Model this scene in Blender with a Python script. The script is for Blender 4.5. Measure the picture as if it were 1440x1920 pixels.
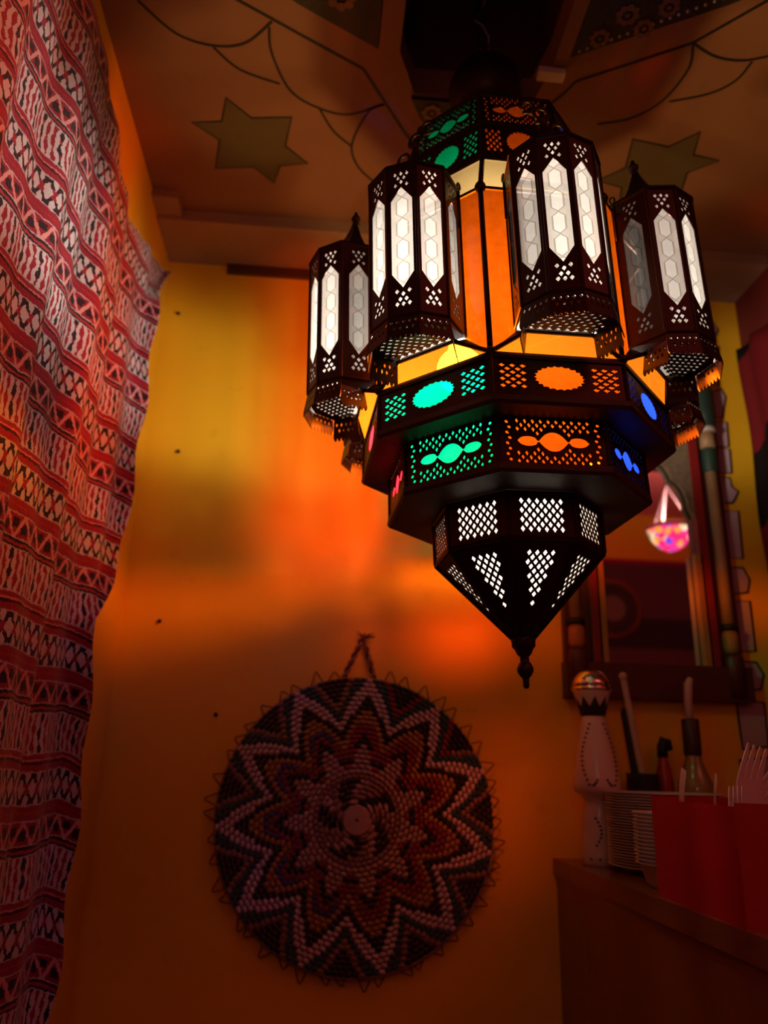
import bpy, bmesh, math, random
from mathutils import Vector, Matrix
import numpy as np
random.seed(7)
PI = math.pi
sc = bpy.context.scene
for o in list(bpy.data.objects): bpy.data.objects.remove(o)
COL = sc.collection

# ------------------------------------------------------------------ camera
CAMP = Vector((0, 0, 1.25)); FPX = 1442.0
_p, _y, _r = math.radians(18.5), math.radians(4.4), math.radians(1.5)
_f = Vector((math.sin(_y)*math.cos(_p), math.cos(_y)*math.cos(_p), math.sin(_p)))
_rt = Vector((math.cos(_y), -math.sin(_y), 0)); _up = _rt.cross(_f)
RT = _rt*math.cos(_r) + _up*math.sin(_r); UP = _up*math.cos(_r) - _rt*math.sin(_r); FW = _f
cd = bpy.data.cameras.new('camera'); cam = bpy.data.objects.new('camera', cd); COL.objects.link(cam)
cam.matrix_world = Matrix((( RT.x, UP.x, -FW.x, CAMP.x), (RT.y, UP.y, -FW.y, CAMP.y), (RT.z, UP.z, -FW.z, CAMP.z), (0, 0, 0, 1)))
cd.sensor_fit = 'VERTICAL'; cd.sensor_height = 36; cd.sensor_width = 27; cd.lens = FPX/1920*36
cd.clip_start = .02
cd.dof.use_dof = True; cd.dof.focus_distance = 0.90; cd.dof.aperture_fstop = 3.4
sc.camera = cam
def ray(x, y):
    d = FW + RT*((x-720)/FPX) + UP*((960-y)/FPX); return d.normalized()
def at(x, y, ax, v):          # pixel ray met with an axis plane of the room
    d = ray(x, y); k = 'xyz'.index(ax); return CAMP + d*((v-CAMP[k])/d[k])

# ------------------------------------------------------------------ world / light level
w = bpy.data.worlds.new('world'); sc.world = w; w.use_nodes = True
w.node_tree.nodes['Background'].inputs[0].default_value = (.5, .28, .3, 1)
w.node_tree.nodes['Background'].inputs[1].default_value = 0.004
vs = sc.view_settings
vs.view_transform = 'Standard'; vs.look = 'None'; vs.exposure = 0.0; vs.gamma = 1; vs.use_curve_mapping = False
sc.cycles.transparent_max_bounces = 32
BULB_W = 52.0          # bulb in the big lantern
LAMP_W = 85.0           # mosaic lamp at the far end of the room
FILL_W = 1.6        # unseen dim globe added as fill for textile and tray

# ------------------------------------------------------------------ material helpers
def srgb(r, g, b): 
    return tuple(((c/255)/12.92 if c/255 <= .04045 else ((c/255+.055)/1.055)**2.4) for c in (r, g, b)) + (1,)
def newmat(name):
    m = bpy.data.materials.new(name); m.use_nodes = True; nt = m.node_tree; nt.nodes.clear()
    out = nt.nodes.new('ShaderNodeOutputMaterial'); return m, nt, out
class X:                       # small expression wrapper around math nodes
    def __init__(s, nt, v): s.nt, s.v = nt, v
    def op(s, o, b=None, c=None):
        n = s.nt.nodes.new('ShaderNodeMath'); n.operation = o
        for i, q in enumerate((s, b, c)):
            if q is None: continue
            if isinstance(q, X): q = q.v
            if isinstance(q, (int, float)): n.inputs[i].default_value = q
            else: s.nt.links.new(q, n.inputs[i])
        return X(s.nt, n.outputs[0])
    def __add__(s, b): return s.op('ADD', b)
    def __radd__(s, b): return s.op('ADD', b)
    def __sub__(s, b): return s.op('SUBTRACT', b)
    def __rsub__(s, b): return (s*-1) + b
    def __mul__(s, b): return s.op('MULTIPLY', b)
    def __rmul__(s, b): return s.op('MULTIPLY', b)
    def __truediv__(s, b): return s.op('DIVIDE', b)
    def lt(s, b): return s.op('LESS_THAN', b)
    def gt(s, b): return s.op('GREATER_THAN', b)
    def fr(s): return s.op('FRACT')
    def fl(s): return s.op('FLOOR')
    def ab(s): return s.op('ABSOLUTE')
    def mn(s, b): return s.op('MINIMUM', b)
    def mx(s, b): return s.op('MAXIMUM', b)
    def sin(s): return s.op('SINE')
    def tri(s): return ((s.fr() - .5).ab())*2          # 1..0..1 triangle wave
    def between(s, a, b): return s.gt(a)*s.lt(b)
def noise(nt, vec, scale, detail=2, rough=.5):
    n = nt.nodes.new('ShaderNodeTexNoise'); n.inputs['Scale'].default_value = scale
    n.inputs['Detail'].default_value = detail; n.inputs['Roughness'].default_value = rough
    if vec is not None: nt.links.new(vec, n.inputs['Vector'])
    return n
def mixc(nt, fac, a, b):
    n = nt.nodes.new('ShaderNodeMix'); n.data_type = 'RGBA'
    for sck, q in ((n.inputs[0], fac), (n.inputs[6], a), (n.inputs[7], b)):
        if isinstance(q, X): q = q.v
        if isinstance(q, (tuple, float, int)): sck.default_value = q
        else: nt.links.new(q, sck)
    return n.outputs[2]
def pbsdf(nt, out, color, rough=.6, metal=0, spec=.4, bump=None, bump_s=.3, bump_d=.002):
    b = nt.nodes.new('ShaderNodeBsdfPrincipled')
    if isinstance(color, tuple): b.inputs['Base Color'].default_value = color
    else: nt.links.new(color, b.inputs['Base Color'])
    if isinstance(rough, (int, float)): b.inputs['Roughness'].default_value = rough
    else: nt.links.new(rough, b.inputs['Roughness'])
    b.inputs['Metallic'].default_value = metal; b.inputs['Specular IOR Level'].default_value = spec
    if bump is not None:
        bn = nt.nodes.new('ShaderNodeBump'); bn.inputs['Strength'].default_value = bump_s; bn.inputs['Distance'].default_value = bump_d
        nt.links.new(bump, bn.inputs['Height']); nt.links.new(bn.outputs[0], b.inputs['Normal'])
    nt.links.new(b.outputs[0], out.inputs[0]); return b
MATS = {}
def simple(name, c1, c2=None, scale=12, rough=.6, metal=0, spec=.4, bump=.2, bd=.002, detail=4):
    if name in MATS: return MATS[name]
    m, nt, out = newmat(name)
    tc = nt.nodes.new('ShaderNodeTexCoord')
    n = noise(nt, tc.outputs['Object'], scale, detail, .6)
    col = mixc(nt, n.outputs[0], c1, c2 or tuple(x*.7 for x in c1[:3])+(1,))
    pbsdf(nt, out, col, rough, metal, spec, n.outputs[0], bump, bd)
    MATS[name] = m; return m
def glass(name, tint, clear=.45, gloss=.06, var=.25, scale=60, gain=.3):
    m, nt, out = newmat(name)
    tc = nt.nodes.new('ShaderNodeTexCoord'); n = noise(nt, tc.outputs['Object'], scale, 3)
    dark = tuple(c*(1-var) for c in tint[:3]) + (1,)
    col = mixc(nt, n.outputs[0], dark, tint)
    tl = nt.nodes.new('ShaderNodeBsdfTranslucent'); tp = nt.nodes.new('ShaderNodeBsdfTransparent')
    gm = nt.nodes.new('ShaderNodeVectorMath'); gm.operation = 'SCALE'; gm.inputs['Scale'].default_value = gain
    nt.links.new(col, gm.inputs[0]); nt.links.new(gm.outputs[0], tl.inputs[0]); nt.links.new(col, tp.inputs[0])
    mx = nt.nodes.new('ShaderNodeMixShader'); mx.inputs[0].default_value = clear
    nt.links.new(tl.outputs[0], mx.inputs[1]); nt.links.new(tp.outputs[0], mx.inputs[2])
    g = nt.nodes.new('ShaderNodeBsdfGlossy'); g.inputs['Roughness'].default_value = .12
    m2 = nt.nodes.new('ShaderNodeMixShader'); m2.inputs[0].default_value = gloss
    nt.links.new(mx.outputs[0], m2.inputs[1]); nt.links.new(g.outputs[0], m2.inputs[2])
    nt.links.new(m2.outputs[0], out.inputs[0]); MATS[name] = m; return m

# ------------------------------------------------------------------ mesh helpers
class MB:
    def __init__(s): s.v, s.f, s.m = [], [], []
    def add(s, v, f, mi=0, M=None):
        b = len(s.v)
        for p in v:
            p = Vector(p)
            if M is not None: p = M @ p
            s.v.append(tuple(p))
        for q in f: s.f.append(tuple(b+i for i in q)); s.m.append(mi)
    def box(s, lo, hi, mi=0, M=None):
        (a, b, c), (d, e, g) = lo, hi
        v = [(a,b,c),(d,b,c),(d,e,c),(a,e,c),(a,b,g),(d,b,g),(d,e,g),(a,e,g)]
        s.add(v, [(0,3,2,1),(4,5,6,7),(0,1,5,4),(1,2,6,5),(2,3,7,6),(3,0,4,7)], mi, M)
    def tube(s, pts, r, n=8, closed=False, mi=0, cap=True):
        pts = [Vector(p) for p in pts]; N = len(pts); rings = []
        rr = r if isinstance(r, (list, tuple)) else [r]*N
        prev = None; b = len(s.v)
        for i, p in enumerate(pts):
            t = (pts[(i+1) % N] - pts[i-1]) if closed else (pts[min(i+1, N-1)] - pts[max(i-1, 0)])
            t.normalize()
            if prev is None:
                a = Vector((0,0,1)) if abs(t.z) < .9 else Vector((1,0,0)); u = t.cross(a).normalized()
            else: u = (prev - t*prev.dot(t)).normalized()
            prev = u; w_ = t.cross(u)
            for k in range(n):
                an = 2*PI*k/n; s.v.append(tuple(p + (u*math.cos(an) + w_*math.sin(an))*rr[i]))
        for i in range(N if closed else N-1):
            j = (i+1) % N
            for k in range(n):
                k2 = (k+1) % n; s.f.append((b+i*n+k, b+i*n+k2, b+j*n+k2, b+j*n+k)); s.m.append(mi)
        if cap and not closed:
            s.f.append(tuple(b+k for k in reversed(range(n)))); s.m.append(mi)
            s.f.append(tuple(b+(N-1)*n+k for k in range(n))); s.m.append(mi)
    def lathe(s, prof, n=24, mi=0, M=None, rot=0, cap=True):
        v, f = [], []
        for (r, z) in prof:
            for k in range(n):
                a = 2*PI*k/n + rot; v.append((r*math.cos(a), r*math.sin(a), z))
        L = len(prof)
        for i in range(L-1):
            for k in range(n):
                k2 = (k+1) % n; f.append((i*n+k, i*n+k2, (i+1)*n+k2, (i+1)*n+k))
        if cap and prof[0][0] > 1e-6: f.append(tuple(reversed(range(n))))
        if cap and prof[-1][0] > 1e-6: f.append(tuple((L-1)*n+k for k in range(n)))
        s.add(v, f, mi, M)
    def mesh(s, name, mats, smooth=False):
        me = bpy.data.meshes.new(name); me.from_pydata(s.v, [], s.f)
        for m in (mats if isinstance(mats, (list, tuple)) else [mats]): me.materials.append(m)
        if any(s.m): me.polygons.foreach_set('material_index', s.m)
        if smooth: me.polygons.foreach_set('use_smooth', [True]*len(me.polygons))
        me.update(); return me
def obj(name, me, parent=None, M=None):
    o = bpy.data.objects.new(name, me); COL.objects.link(o)
    if parent is not None: o.parent = parent
    if M is not None: o.matrix_local = M
    return o
def tag(o, label=None, cat=None, group=None, kind=None):
    if label: o['label'] = label
    if cat: o['category'] = cat
    if group: o['group'] = group
    if kind: o['kind'] = kind
    return o
def thing(name, loc, label, cat, group=None, rz=0):
    o = bpy.data.objects.new(name, None); COL.objects.link(o); o.empty_display_size = .02
    o.location = loc; o.rotation_euler = (0, 0, rz); return tag(o, label, cat, group)
def plate2d(name, outer, holes, mat, thick=.0006):     # flat sheet with real holes, lying in local XY
    cu = bpy.data.curves.new(name+'_c', 'CURVE'); cu.dimensions = '2D'; cu.fill_mode = 'BOTH'; cu.extrude = thick
    for loop in [outer] + list(holes):
        sp = cu.splines.new('POLY'); sp.points.add(len(loop)-1)
        for i, (x, y) in enumerate(loop): sp.points[i].co = (x, y, 0, 1)
        sp.use_cyclic_u = True
    o = bpy.data.objects.new('tmp', cu); COL.objects.link(o)
    dg = bpy.context.evaluated_depsgraph_get(); dg.update()
    me = bpy.data.meshes.new_from_object(o.evaluated_get(dg)); me.name = name
    bpy.data.objects.remove(o); bpy.data.curves.remove(cu)
    me.materials.clear(); me.materials.append(mat); return me
def frame_m(o, xa, ya):
    xa = Vector(xa).normalized(); ya = Vector(ya).normalized(); za = xa.cross(ya)
    return Matrix(((xa.x, ya.x, za.x, o[0]), (xa.y, ya.y, za.y, o[1]), (xa.z, ya.z, za.z, o[2]), (0, 0, 0, 1)))
def diamond(x, y, a, b=None):
    b = b or a; return [(x-a, y), (x, y-b), (x+a, y), (x, y+b)]
def ell(x, y, a, b, n=20): return [(x+a*math.cos(2*PI*k/n), y+b*math.sin(2*PI*k/n)) for k in range(n)]
def strip2d(pts, wd, closed=False):      # outline quads of a painted line, in XY
    v, f = [], []; N = len(pts); pts = [Vector((p[0], p[1])) for p in pts]
    for i in range(N):
        if closed: t = pts[(i+1) % N]-pts[i-1]
        else: t = pts[min(i+1, N-1)]-pts[max(i-1, 0)]
        t.normalize(); n_ = Vector((-t.y, t.x)); v += [pts[i]+n_*wd/2, pts[i]-n_*wd/2]
    for i in range(N if closed else N-1):
        j = (i+1) % N; f.append((2*i, 2*i+1, 2*j+1, 2*j))
    return v, f
def smooth_poly(P, n=6):                  # Catmull-Rom through points
    out = []; P = [Vector((p[0], p[1])) for p in P]
    for i in range(len(P)-1):
        p0, p1, p2, p3 = P[max(i-1, 0)], P[i], P[i+1], P[min(i+2, len(P)-1)]
        for k in range(n):
            t = k/n
            out.append(.5*((2*p1)+(p2-p0)*t+(2*p0-5*p1+4*p2-p3)*t*t+(3*p1-p0-3*p2+p3)*t**3))
    out.append(P[-1]); return out

# ------------------------------------------------------------------ materials
METAL = simple('aged_dark_brass', (.055, .021, .010, 1), (.020, .008, .005, 1), 40, .38, .75, .5, .25, .0006)
METAL2 = simple('dark_rim_metal', (.032, .013, .008, 1), (.014, .006, .004, 1), 30, .42, .6, .5, .3, .001)
G_OR = glass('orange_glass', (1.0, .135, .002, 1), .52, .05, .45, 70, .095)
G_AM = glass('amber_glass', (1.0, .24, .010, 1), .45, .05, .2, 30, .10)
G_CR = glass('cream_glass', (.95, .62, .22, 1), .20, .05, .1, 20, .07)
G_OT = glass('orange_frosted_glass', (1.0, .11, .002, 1), .40, .04, .3, 70, .11)
G_GR = glass('green_glass', (.0, .62, .20, 1), .12, .04, .3, 60, .15)
G_BL = glass('blue_glass', (.012, .05, .85, 1), .12, .04, .3, 60, .20)
G_RD = glass('red_glass', (.85, .015, .03, 1), .12, .04, .3, 60, .28)
G_WH = glass('white_frosted_glass', (.80, .74, .66, 1), .20, .04, .15, 60, .30)

def etched_glass():
    m, nt, out = newmat('etched_clear_glass')
    tc = nt.nodes.new('ShaderNodeTexCoord'); sp = nt.nodes.new('ShaderNodeSeparateXYZ'); nt.links.new(tc.outputs['Object'], sp.inputs[0])
    x = X(nt, sp.outputs[0]); y = X(nt, sp.outputs[1])
    s = y/.031
    dx = x.ab()
    z1 = (s.tri()*.019 - .0004).mn(.0074)              # straps: side by side, crossing at each node
    l1 = (dx - z1).ab().lt(.0010)
    z2 = ((s+.5).tri()*.012 - .0052).ab()              # short chevrons closing the cells
    l2 = (dx - z2).ab().lt(.0007)*(s+.5).tri().gt(.18)*dx.lt(.0070)*0
    edge = dx.gt(.0088)
    line = l1.mx(l2)*dx.lt(.0088)
    pat = line*.80 + edge*.42 + (1-line)*(1-edge)*dx.gt(z1)*.35
    n = noise(nt, tc.outputs['Object'], 45, 3)
    base = mixc(nt, n.outputs[0], (.74, .70, .64, 1), (.92, .90, .86, 1))
    col = mixc(nt, pat, base, (.34, .26, .20, 1))
    tl = nt.nodes.new('ShaderNodeBsdfTranslucent'); gm = nt.nodes.new('ShaderNodeVectorMath'); gm.operation = 'SCALE'; gm.inputs['Scale'].default_value = .18
    nt.links.new(col, gm.inputs[0]); nt.links.new(gm.outputs[0], tl.inputs[0])
    tp = nt.nodes.new('ShaderNodeBsdfTransparent'); nt.links.new(col, tp.inputs[0])
    mx = nt.nodes.new('ShaderNodeMixShader'); mx.inputs[0].default_value = .55
    nt.links.new(tl.outputs[0], mx.inputs[1]); nt.links.new(tp.outputs[0], mx.inputs[2])
    g = nt.nodes.new('ShaderNodeBsdfGlossy'); g.inputs['Roughness'].default_value = .08
    m2 = nt.nodes.new('ShaderNodeMixShader'); m2.inputs[0].default_value = .05
    nt.links.new(mx.outputs[0], m2.inputs[1]); nt.links.new(g.outputs[0], m2.inputs[2])
    nt.links.new(m2.outputs[0], out.inputs[0]); return m
G_ET = etched_glass()

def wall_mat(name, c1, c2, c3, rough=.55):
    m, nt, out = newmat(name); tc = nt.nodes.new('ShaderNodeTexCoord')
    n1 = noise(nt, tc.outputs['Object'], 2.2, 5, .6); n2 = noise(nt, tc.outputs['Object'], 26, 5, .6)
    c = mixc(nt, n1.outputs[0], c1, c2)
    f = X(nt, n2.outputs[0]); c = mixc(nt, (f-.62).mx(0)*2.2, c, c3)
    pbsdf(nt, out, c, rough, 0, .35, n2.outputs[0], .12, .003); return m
M_WALL = wall_mat('yellow_plaster', (.86, .50, .016, 1), (.72, .39, .012, 1), (.55, .27, .02, 1), .5)
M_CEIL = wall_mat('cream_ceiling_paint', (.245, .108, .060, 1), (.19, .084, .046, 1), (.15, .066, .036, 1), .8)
M_CEILPINK = wall_mat('pink_ceiling_paint', (.85, .24, .22, 1), (.74, .19, .18, 1), (.6, .14, .13, 1), .8)
M_DKRED = wall_mat('dark_red_wall', (.16, .02, .015, 1), (.10, .012, .010, 1), (.05, .01, .01, 1), .7)
M_BROWN = simple('dark_brown_wood', (.10, .035, .015, 1), (.045, .015, .008, 1), 14, .5)
M_BEAM = simple('faded_beam_plaster', (.36, .22, .15, 1), (.22, .13, .08, 1), 9, .8, bump=.4)
M_BLACK = simple('black_paint', (.012, .009, .008, 1), (.006, .005, .005, 1), 20, .6)
M_OLIVE = simple('olive_star_paint', (.10, .066, .026, 1), (.075, .05, .02, 1), 12, .8)
M_FLOOR = simple('floor_tiles_dark', (.11, .05, .03, 1), (.07, .03, .02, 1), 6, .4)
M_LACQ = simple('red_brown_lacquer', (.22, .07, .02, 1), (.14, .04, .012, 1), 7, .22, spec=.55, bump=.04)
M_LILAC = simple('lilac_border_paint', (.52, .36, .42, 1), (.42, .28, .33, 1), 16, .8)

# ------------------------------------------------------------------ room shell
XL, YB, ZC, ZH = -.41, 1.60, 2.42, 3.24
XR, YR, XFAR = 1.0, -2.6, 3.7
def struct(name, mb, mat, parent=None):
    o = obj(name, mb.mesh(name, mat), parent)
    if parent is None: o['kind'] = 'structure'
    return o
b = MB(); b.box((XL-.12, YB, 0), (XR+.14, YB+.12, ZC+.06)); WB = struct('wall_back', b, M_WALL)
b = MB(); b.box((XL-.12, YR, 0), (XL, YB, ZH+.06)); WL = struct('wall_left', b, M_WALL)
b = MB(); b.box((XR, 1.30, 0), (XR+.14, YB, ZC+.06)); WR = struct('wall_right', b, M_DKRED)
b = MB(); b.box((XR+.14, YB, 0), (XFAR+.12, YB+.12, ZC+.06)); struct('wall_back_side', b, M_DKRED)
b = MB(); b.box((XFAR, YR, 0), (XFAR+.12, YB, ZH+.06)); struct('wall_far', b, M_WALL)
b = MB(); b.box((XL-.12, YR-.12, 0), (XFAR+.12, YR, ZH+.06)); struct('wall_rear', b, M_WALL)
b = MB(); b.box((XL-.12, YR-.12, -.1), (XFAR+.12, YB+.12, 0)); struct('floor', b, M_FLOOR)
# ceiling with a real opening above the lantern
HOLE = [(.084, .52), (.345, .52), (.352, 1.0), (.337, 1.08), (.118, 1.08), (.084, 1.0)]
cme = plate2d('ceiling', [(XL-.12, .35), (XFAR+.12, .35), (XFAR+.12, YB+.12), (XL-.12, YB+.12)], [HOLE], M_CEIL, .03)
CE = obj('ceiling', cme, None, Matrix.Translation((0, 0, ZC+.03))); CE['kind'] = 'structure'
b = MB(); b.box((XL-.12, YR-.12, ZH), (XFAR+.12, .41, ZH+.06)); struct('ceiling_rear', b, M_CEILPINK)
b = MB(); b.box((XL-.12, .35, ZC+.06), (XFAR+.12, .41, ZH)); struct('wall_step', b, M_CEILPINK)
b = MB(); x0, y0, x1, y1 = .082, .518, .354, 1.082; t = .02; zt = ZC+.45
b.box((x0-t, y0-t, ZC+.06), (x0, y1+t, zt)); b.box((x1, y0-t, ZC+.06), (x1+t, y1+t, zt))
b.box((x0, y0-t, ZC+.06), (x1, y0, zt)); b.box((x0, y1, ZC+.06), (x1, y1+t, zt)); b.box((x0-t, y0-t, zt), (x1+t, y1+t, zt+t))
sk = obj('recess_box', b.mesh('recess_box', M_BROWN)); sk.parent = CE; sk.matrix_parent_inverse = CE.matrix_basis.inverted()
def on_ceiling(name, mb, mat):
    o = obj(name, mb.mesh(name, mat)); o.parent = CE; o.matrix_parent_inverse = CE.matrix_basis.inverted(); return o
def cpx(pts): return [at(x, y, 'z', ZC).to_2d() for x, y in pts]
def slab(pts, z0, z1):                     # flat polygon with thickness
    n = len(pts); v = [(p[0], p[1], z0) for p in pts] + [(p[0], p[1], z1) for p in pts]
    return v, [tuple(range(n))[::-1], tuple(range(n, 2*n))] + [(i, (i+1) % n, n+(i+1) % n, n+i) for i in range(n)]
def painted_line(pts, wd=.0045, closed=False, name='painted_line'):
    v, f = strip2d(pts, wd, closed); b = MB()
    b.add([(p.x, p.y, ZC-.0012) for p in v], f); b.add([(p.x, p.y, ZC-.0002) for p in v], f)
    return on_ceiling(name, b, M_BLACK)
STAR = cpx([(424,183),(472,221),(547,219),(535,273),(577,306),(525,310),(514,342),(475,312),(404,315),(412,262),(360,229),(416,227)])
def star(pts):
    b = MB(); b.add(*slab(pts, ZC-.001, ZC+.001)); on_ceiling('painted_star', b, M_OLIVE); painted_line(pts, .004, True)
star(STAR)
sc0 = sum((Vector(p) for p in STAR), Vector((0, 0)))/12
c2 = Vector((.632, 1.215))
star([Vector((c2.x - (p[0]-sc0.x)*1.0, c2.y + (p[1]-sc0.y)*1.0)) for p in STAR][::-1])
for P_ in ([(447,0),(681,129),(760,250)], [(1057,175),(1080,152),(1299,80),(1440,0)]):
    q = cpx(P_)
    if P_[0][0] == 447: q = [q[0]+(q[0]-q[1])*.8] + q + [Vector((.18, 1.262)), Vector((.235, 1.30))]
    else: q = [Vector((.235, 1.30)), Vector((.30, 1.18))] + q + [q[-1]+(q[-1]-q[-2])*1.2]
    painted_line(q, .005)
for P_ in ([(258,0),(330,62),(400,85),(460,80),(510,40)], [(505,50),(510,100),(545,170),(600,203),(655,214),(720,195)],
           [(400,88),(450,130),(525,157)], [(600,205),(625,245),(658,273)], [(720,195),(690,210),(660,270),(670,310),(700,340)],
           [(1299,85),(1290,130),(1240,190),(1180,222),(1120,232)], [(1299,80),(1340,105),(1390,113),(1440,105)], [(1255,190),(1330,175),(1380,150),(1410,115)]):
    painted_line(smooth_poly(cpx(P_)), .0042)
# dark ornamental panels round the opening, with rosettes and studs
def rosette(mb, x, y, r):
    for k in range(8):
        a = 2*PI*k/8; mb.add(*slab([Vector((x, y)) + Vector((math.cos(a)*r*.62 + r*.26*math.cos(q), math.sin(a)*r*.62 + r*.26*math.sin(q))) for q in [2*PI*j/8 for j in range(8)]], ZC-.0115, ZC-.009))
    mb.add(*slab([Vector((x+r*.2*math.cos(2*PI*j/8), y+r*.2*math.sin(2*PI*j/8))) for j in range(8)], ZC-.012, ZC-.009))
M_PANEL = simple('dark_carved_panel', (.020, .012, .008, 1), (.010, .007, .006, 1), 90, .6, bump=.6, bd=.003)
M_ROS = simple('bronze_rosette', (.16, .065, .02, 1), (.09, .035, .012, 1), 60, .5)
M_STUD = simple('pale_stud', (.5, .42, .38, 1), None, 60, .35, .3)
PANELS = [[(-.33,.78),(-.088,.923),(.045,.990),(.045,.70),(-.15,.62)],
          [(.114,1.086),(.135,1.128),(.235,1.262),(.33,1.105),(.338,1.086)],
          [(.374,.972),(.595,.851),(.78,.73),(.60,.60),(.374,.62)]]
ROS = [[(-.02,.90,.03),(.0,.85,.028),(-.09,.86,.03),(-.15,.8,.03)], [(.155,1.112,.022),(.20,1.14,.024),(.27,1.125,.024),(.236,1.19,.024)],
       [(.41,.93,.02),(.44,.885,.022),(.475,.905,.02),(.50,.865,.02),(.43,.84,.022),(.55,.83,.02),(.48,.83,.02)]]
for pl, rs in zip(PANELS, ROS):
    b = MB(); b.add(*slab([Vector(p) for p in pl], ZC-.009, ZC-.0005)); on_ceiling('carved_panel', b, M_PANEL)
    for (x, y, r) in rs:
        b = MB(); rosette(b, x, y, r); on_ceiling('rosette', b, M_ROS)
b0 = MB(); b0.lathe([(0, -.0035), (.0022, -.002), (.003, 0)], 8); sm = b0.mesh('stud', M_STUD)
A_, B_ = Vector((.385, .958)), Vector((.76, .733))
for i in range(34):
    p = A_.lerp(B_, i/33); o = obj('stud', sm); o.parent = CE; o.matrix_parent_inverse = CE.matrix_basis.inverted(); o.location = (p.x, p.y, ZC-.009)
b = MB(); b.box((.047, .50, ZC-.012), (.082, .995, ZC)); on_ceiling('radial_beam', b, M_CEIL)
b = MB(); b.box((.348, .50, ZC-.012), (.372, .99, ZC)); on_ceiling('radial_beam', b, M_CEIL)
b = MB(); b.box((.325, .992, ZC-.022), (.372, 1.012, ZC-.010)); on_ceiling('white_bracket', b, simple('white_bracket_paint', (.7,.62,.58,1)))
# plaster beam along the top of the back wall + dark batten under it
b = MB(); b.box((XL, 1.445, ZC-.028), (XR, YB, ZC)); struct('trim_1', b, M_BEAM)
b = MB(); b.box((-.27, YB-.012, 2.368), (.62, YB, 2.390)); struct('trim_2', b, M_BROWN)
b = MB(); b.box((XL, 1.385, ZC-.02), (XL+.055, 1.445, ZC)); struct('trim_3', b, M_BEAM)

# painted lilac border down the right end of the back wall
def bpx(P_): return [at(x, y, 'y', YB) for x, y in P_]
def bx(x, y): return (1180 + x/4, 840 + y/4)
SH = [[(655,0),(750,10),(765,190),(660,195)], [(665,215),(750,225),(765,290),(815,330),(790,385),(770,415),(680,415)],
      [(690,470),(815,475),(850,830),(720,825)], [(745,895),(850,900),(900,990),(885,1085),(760,1100)], [(755,1145),(900,1150),(945,1525),(790,1530)],
      [(820,1600),(950,1610),(1005,1700),(985,1810),(840,1830)]]
SHP = [[bx(*p) for p in s_] for s_ in SH]
SHP += [[(1338,790),(1362,792),(1366,838),(1343,838)], [(1334,735),(1352,730),(1360,745),(1354,785),(1340,785)], [(1338,655),(1347,650),(1347,725),(1334,722)],
        [(1332,598),(1338,610),(1346,620),(1340,632),(1336,636),(1330,630)],
        [(1380,1312),(1432,1318),(1440,1400),(1392,1405),(1384,1350)], [(1386,1425),(1450,1420),(1455,1480),(1392,1480)]]
for s_ in SHP:
    p = bpx(s_); n_ = len(p); b = MB()
    v = [(q.x, YB-.0012, q.z) for q in p]; b.add(v, [tuple(range(n_))])
    o = obj('border_motif', b.mesh('border_motif', M_LILAC)); o.parent = WB
    vv, ff = strip2d([(q.x, q.z) for q in p], .005, True); b = MB(); b.add([(q.x, YB-.0022, q.y) for q in vv], ff)
    o = obj('border_outline', b.mesh('border_outline', M_BLACK)); o.parent = WB
# black and red hanging cloth on the right stub wall is built later

# ------------------------------------------------------------------ the big hanging lantern
TH = math.radians(-109.3117)
LDIR = Vector((-.03559485, .00241749, .99936338)); E1 = Vector((0, 1, 0)).cross(LDIR).normalized(); E2 = LDIR.cross(E1)
ZT = 1.359
LO = Vector((.25954646, 1.0, 1.6)) + LDIR*(ZT-1.6)
LAN = thing('hanging_lantern', LO, 'large dark pierced brass lantern with coloured glass and small bay lanterns around it', 'lantern')
LAN.matrix_world = Matrix(((E1.x, E2.x, LDIR.x, LO.x), (E1.y, E2.y, LDIR.y, LO.y), (E1.z, E2.z, LDIR.z, LO.z), (0, 0, 0, 1)))
def lz(z): return z-ZT
C8, S8 = math.cos(PI/8), math.sin(PI/8)
def vtx(k, R, z): a = TH+k*PI/4; return Vector((R*math.cos(a), R*math.sin(a), lz(z)))
def oct_rings(prof):                       # octagonal shell through (R,z) rows
    b = MB(); v = []; f = []
    for (R, z) in prof: v += [vtx(k, R, z) for k in range(8)]
    for i in range(len(prof)-1):
        for k in range(8):
            k2 = (k+1) % 8; f.append((i*8+k, i*8+k2, (i+1)*8+k2, (i+1)*8+k))
    b.add(v, f); return b
def face_frame(k, R0, z0, R1, z1):         # frame on face k: origin bottom centre, y up the face
    a = TH + PI/8 + k*PI/4; n_ = Vector((math.cos(a), math.sin(a), 0)); t_ = Vector((-math.sin(a), math.cos(a), 0))
    p0 = n_*R0*C8 + Vector((0, 0, lz(z0))); p1 = n_*R1*C8 + Vector((0, 0, lz(z1)))
    L = (p1-p0).length; return frame_m(p0, t_, (p1-p0)), R0*S8, R1*S8, L
FACE_G = {0: G_OT, 1: G_BL, 2: G_RD, 3: G_GR, 4: G_OT, 5: G_BL, 6: G_RD, 7: G_GR}

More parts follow.
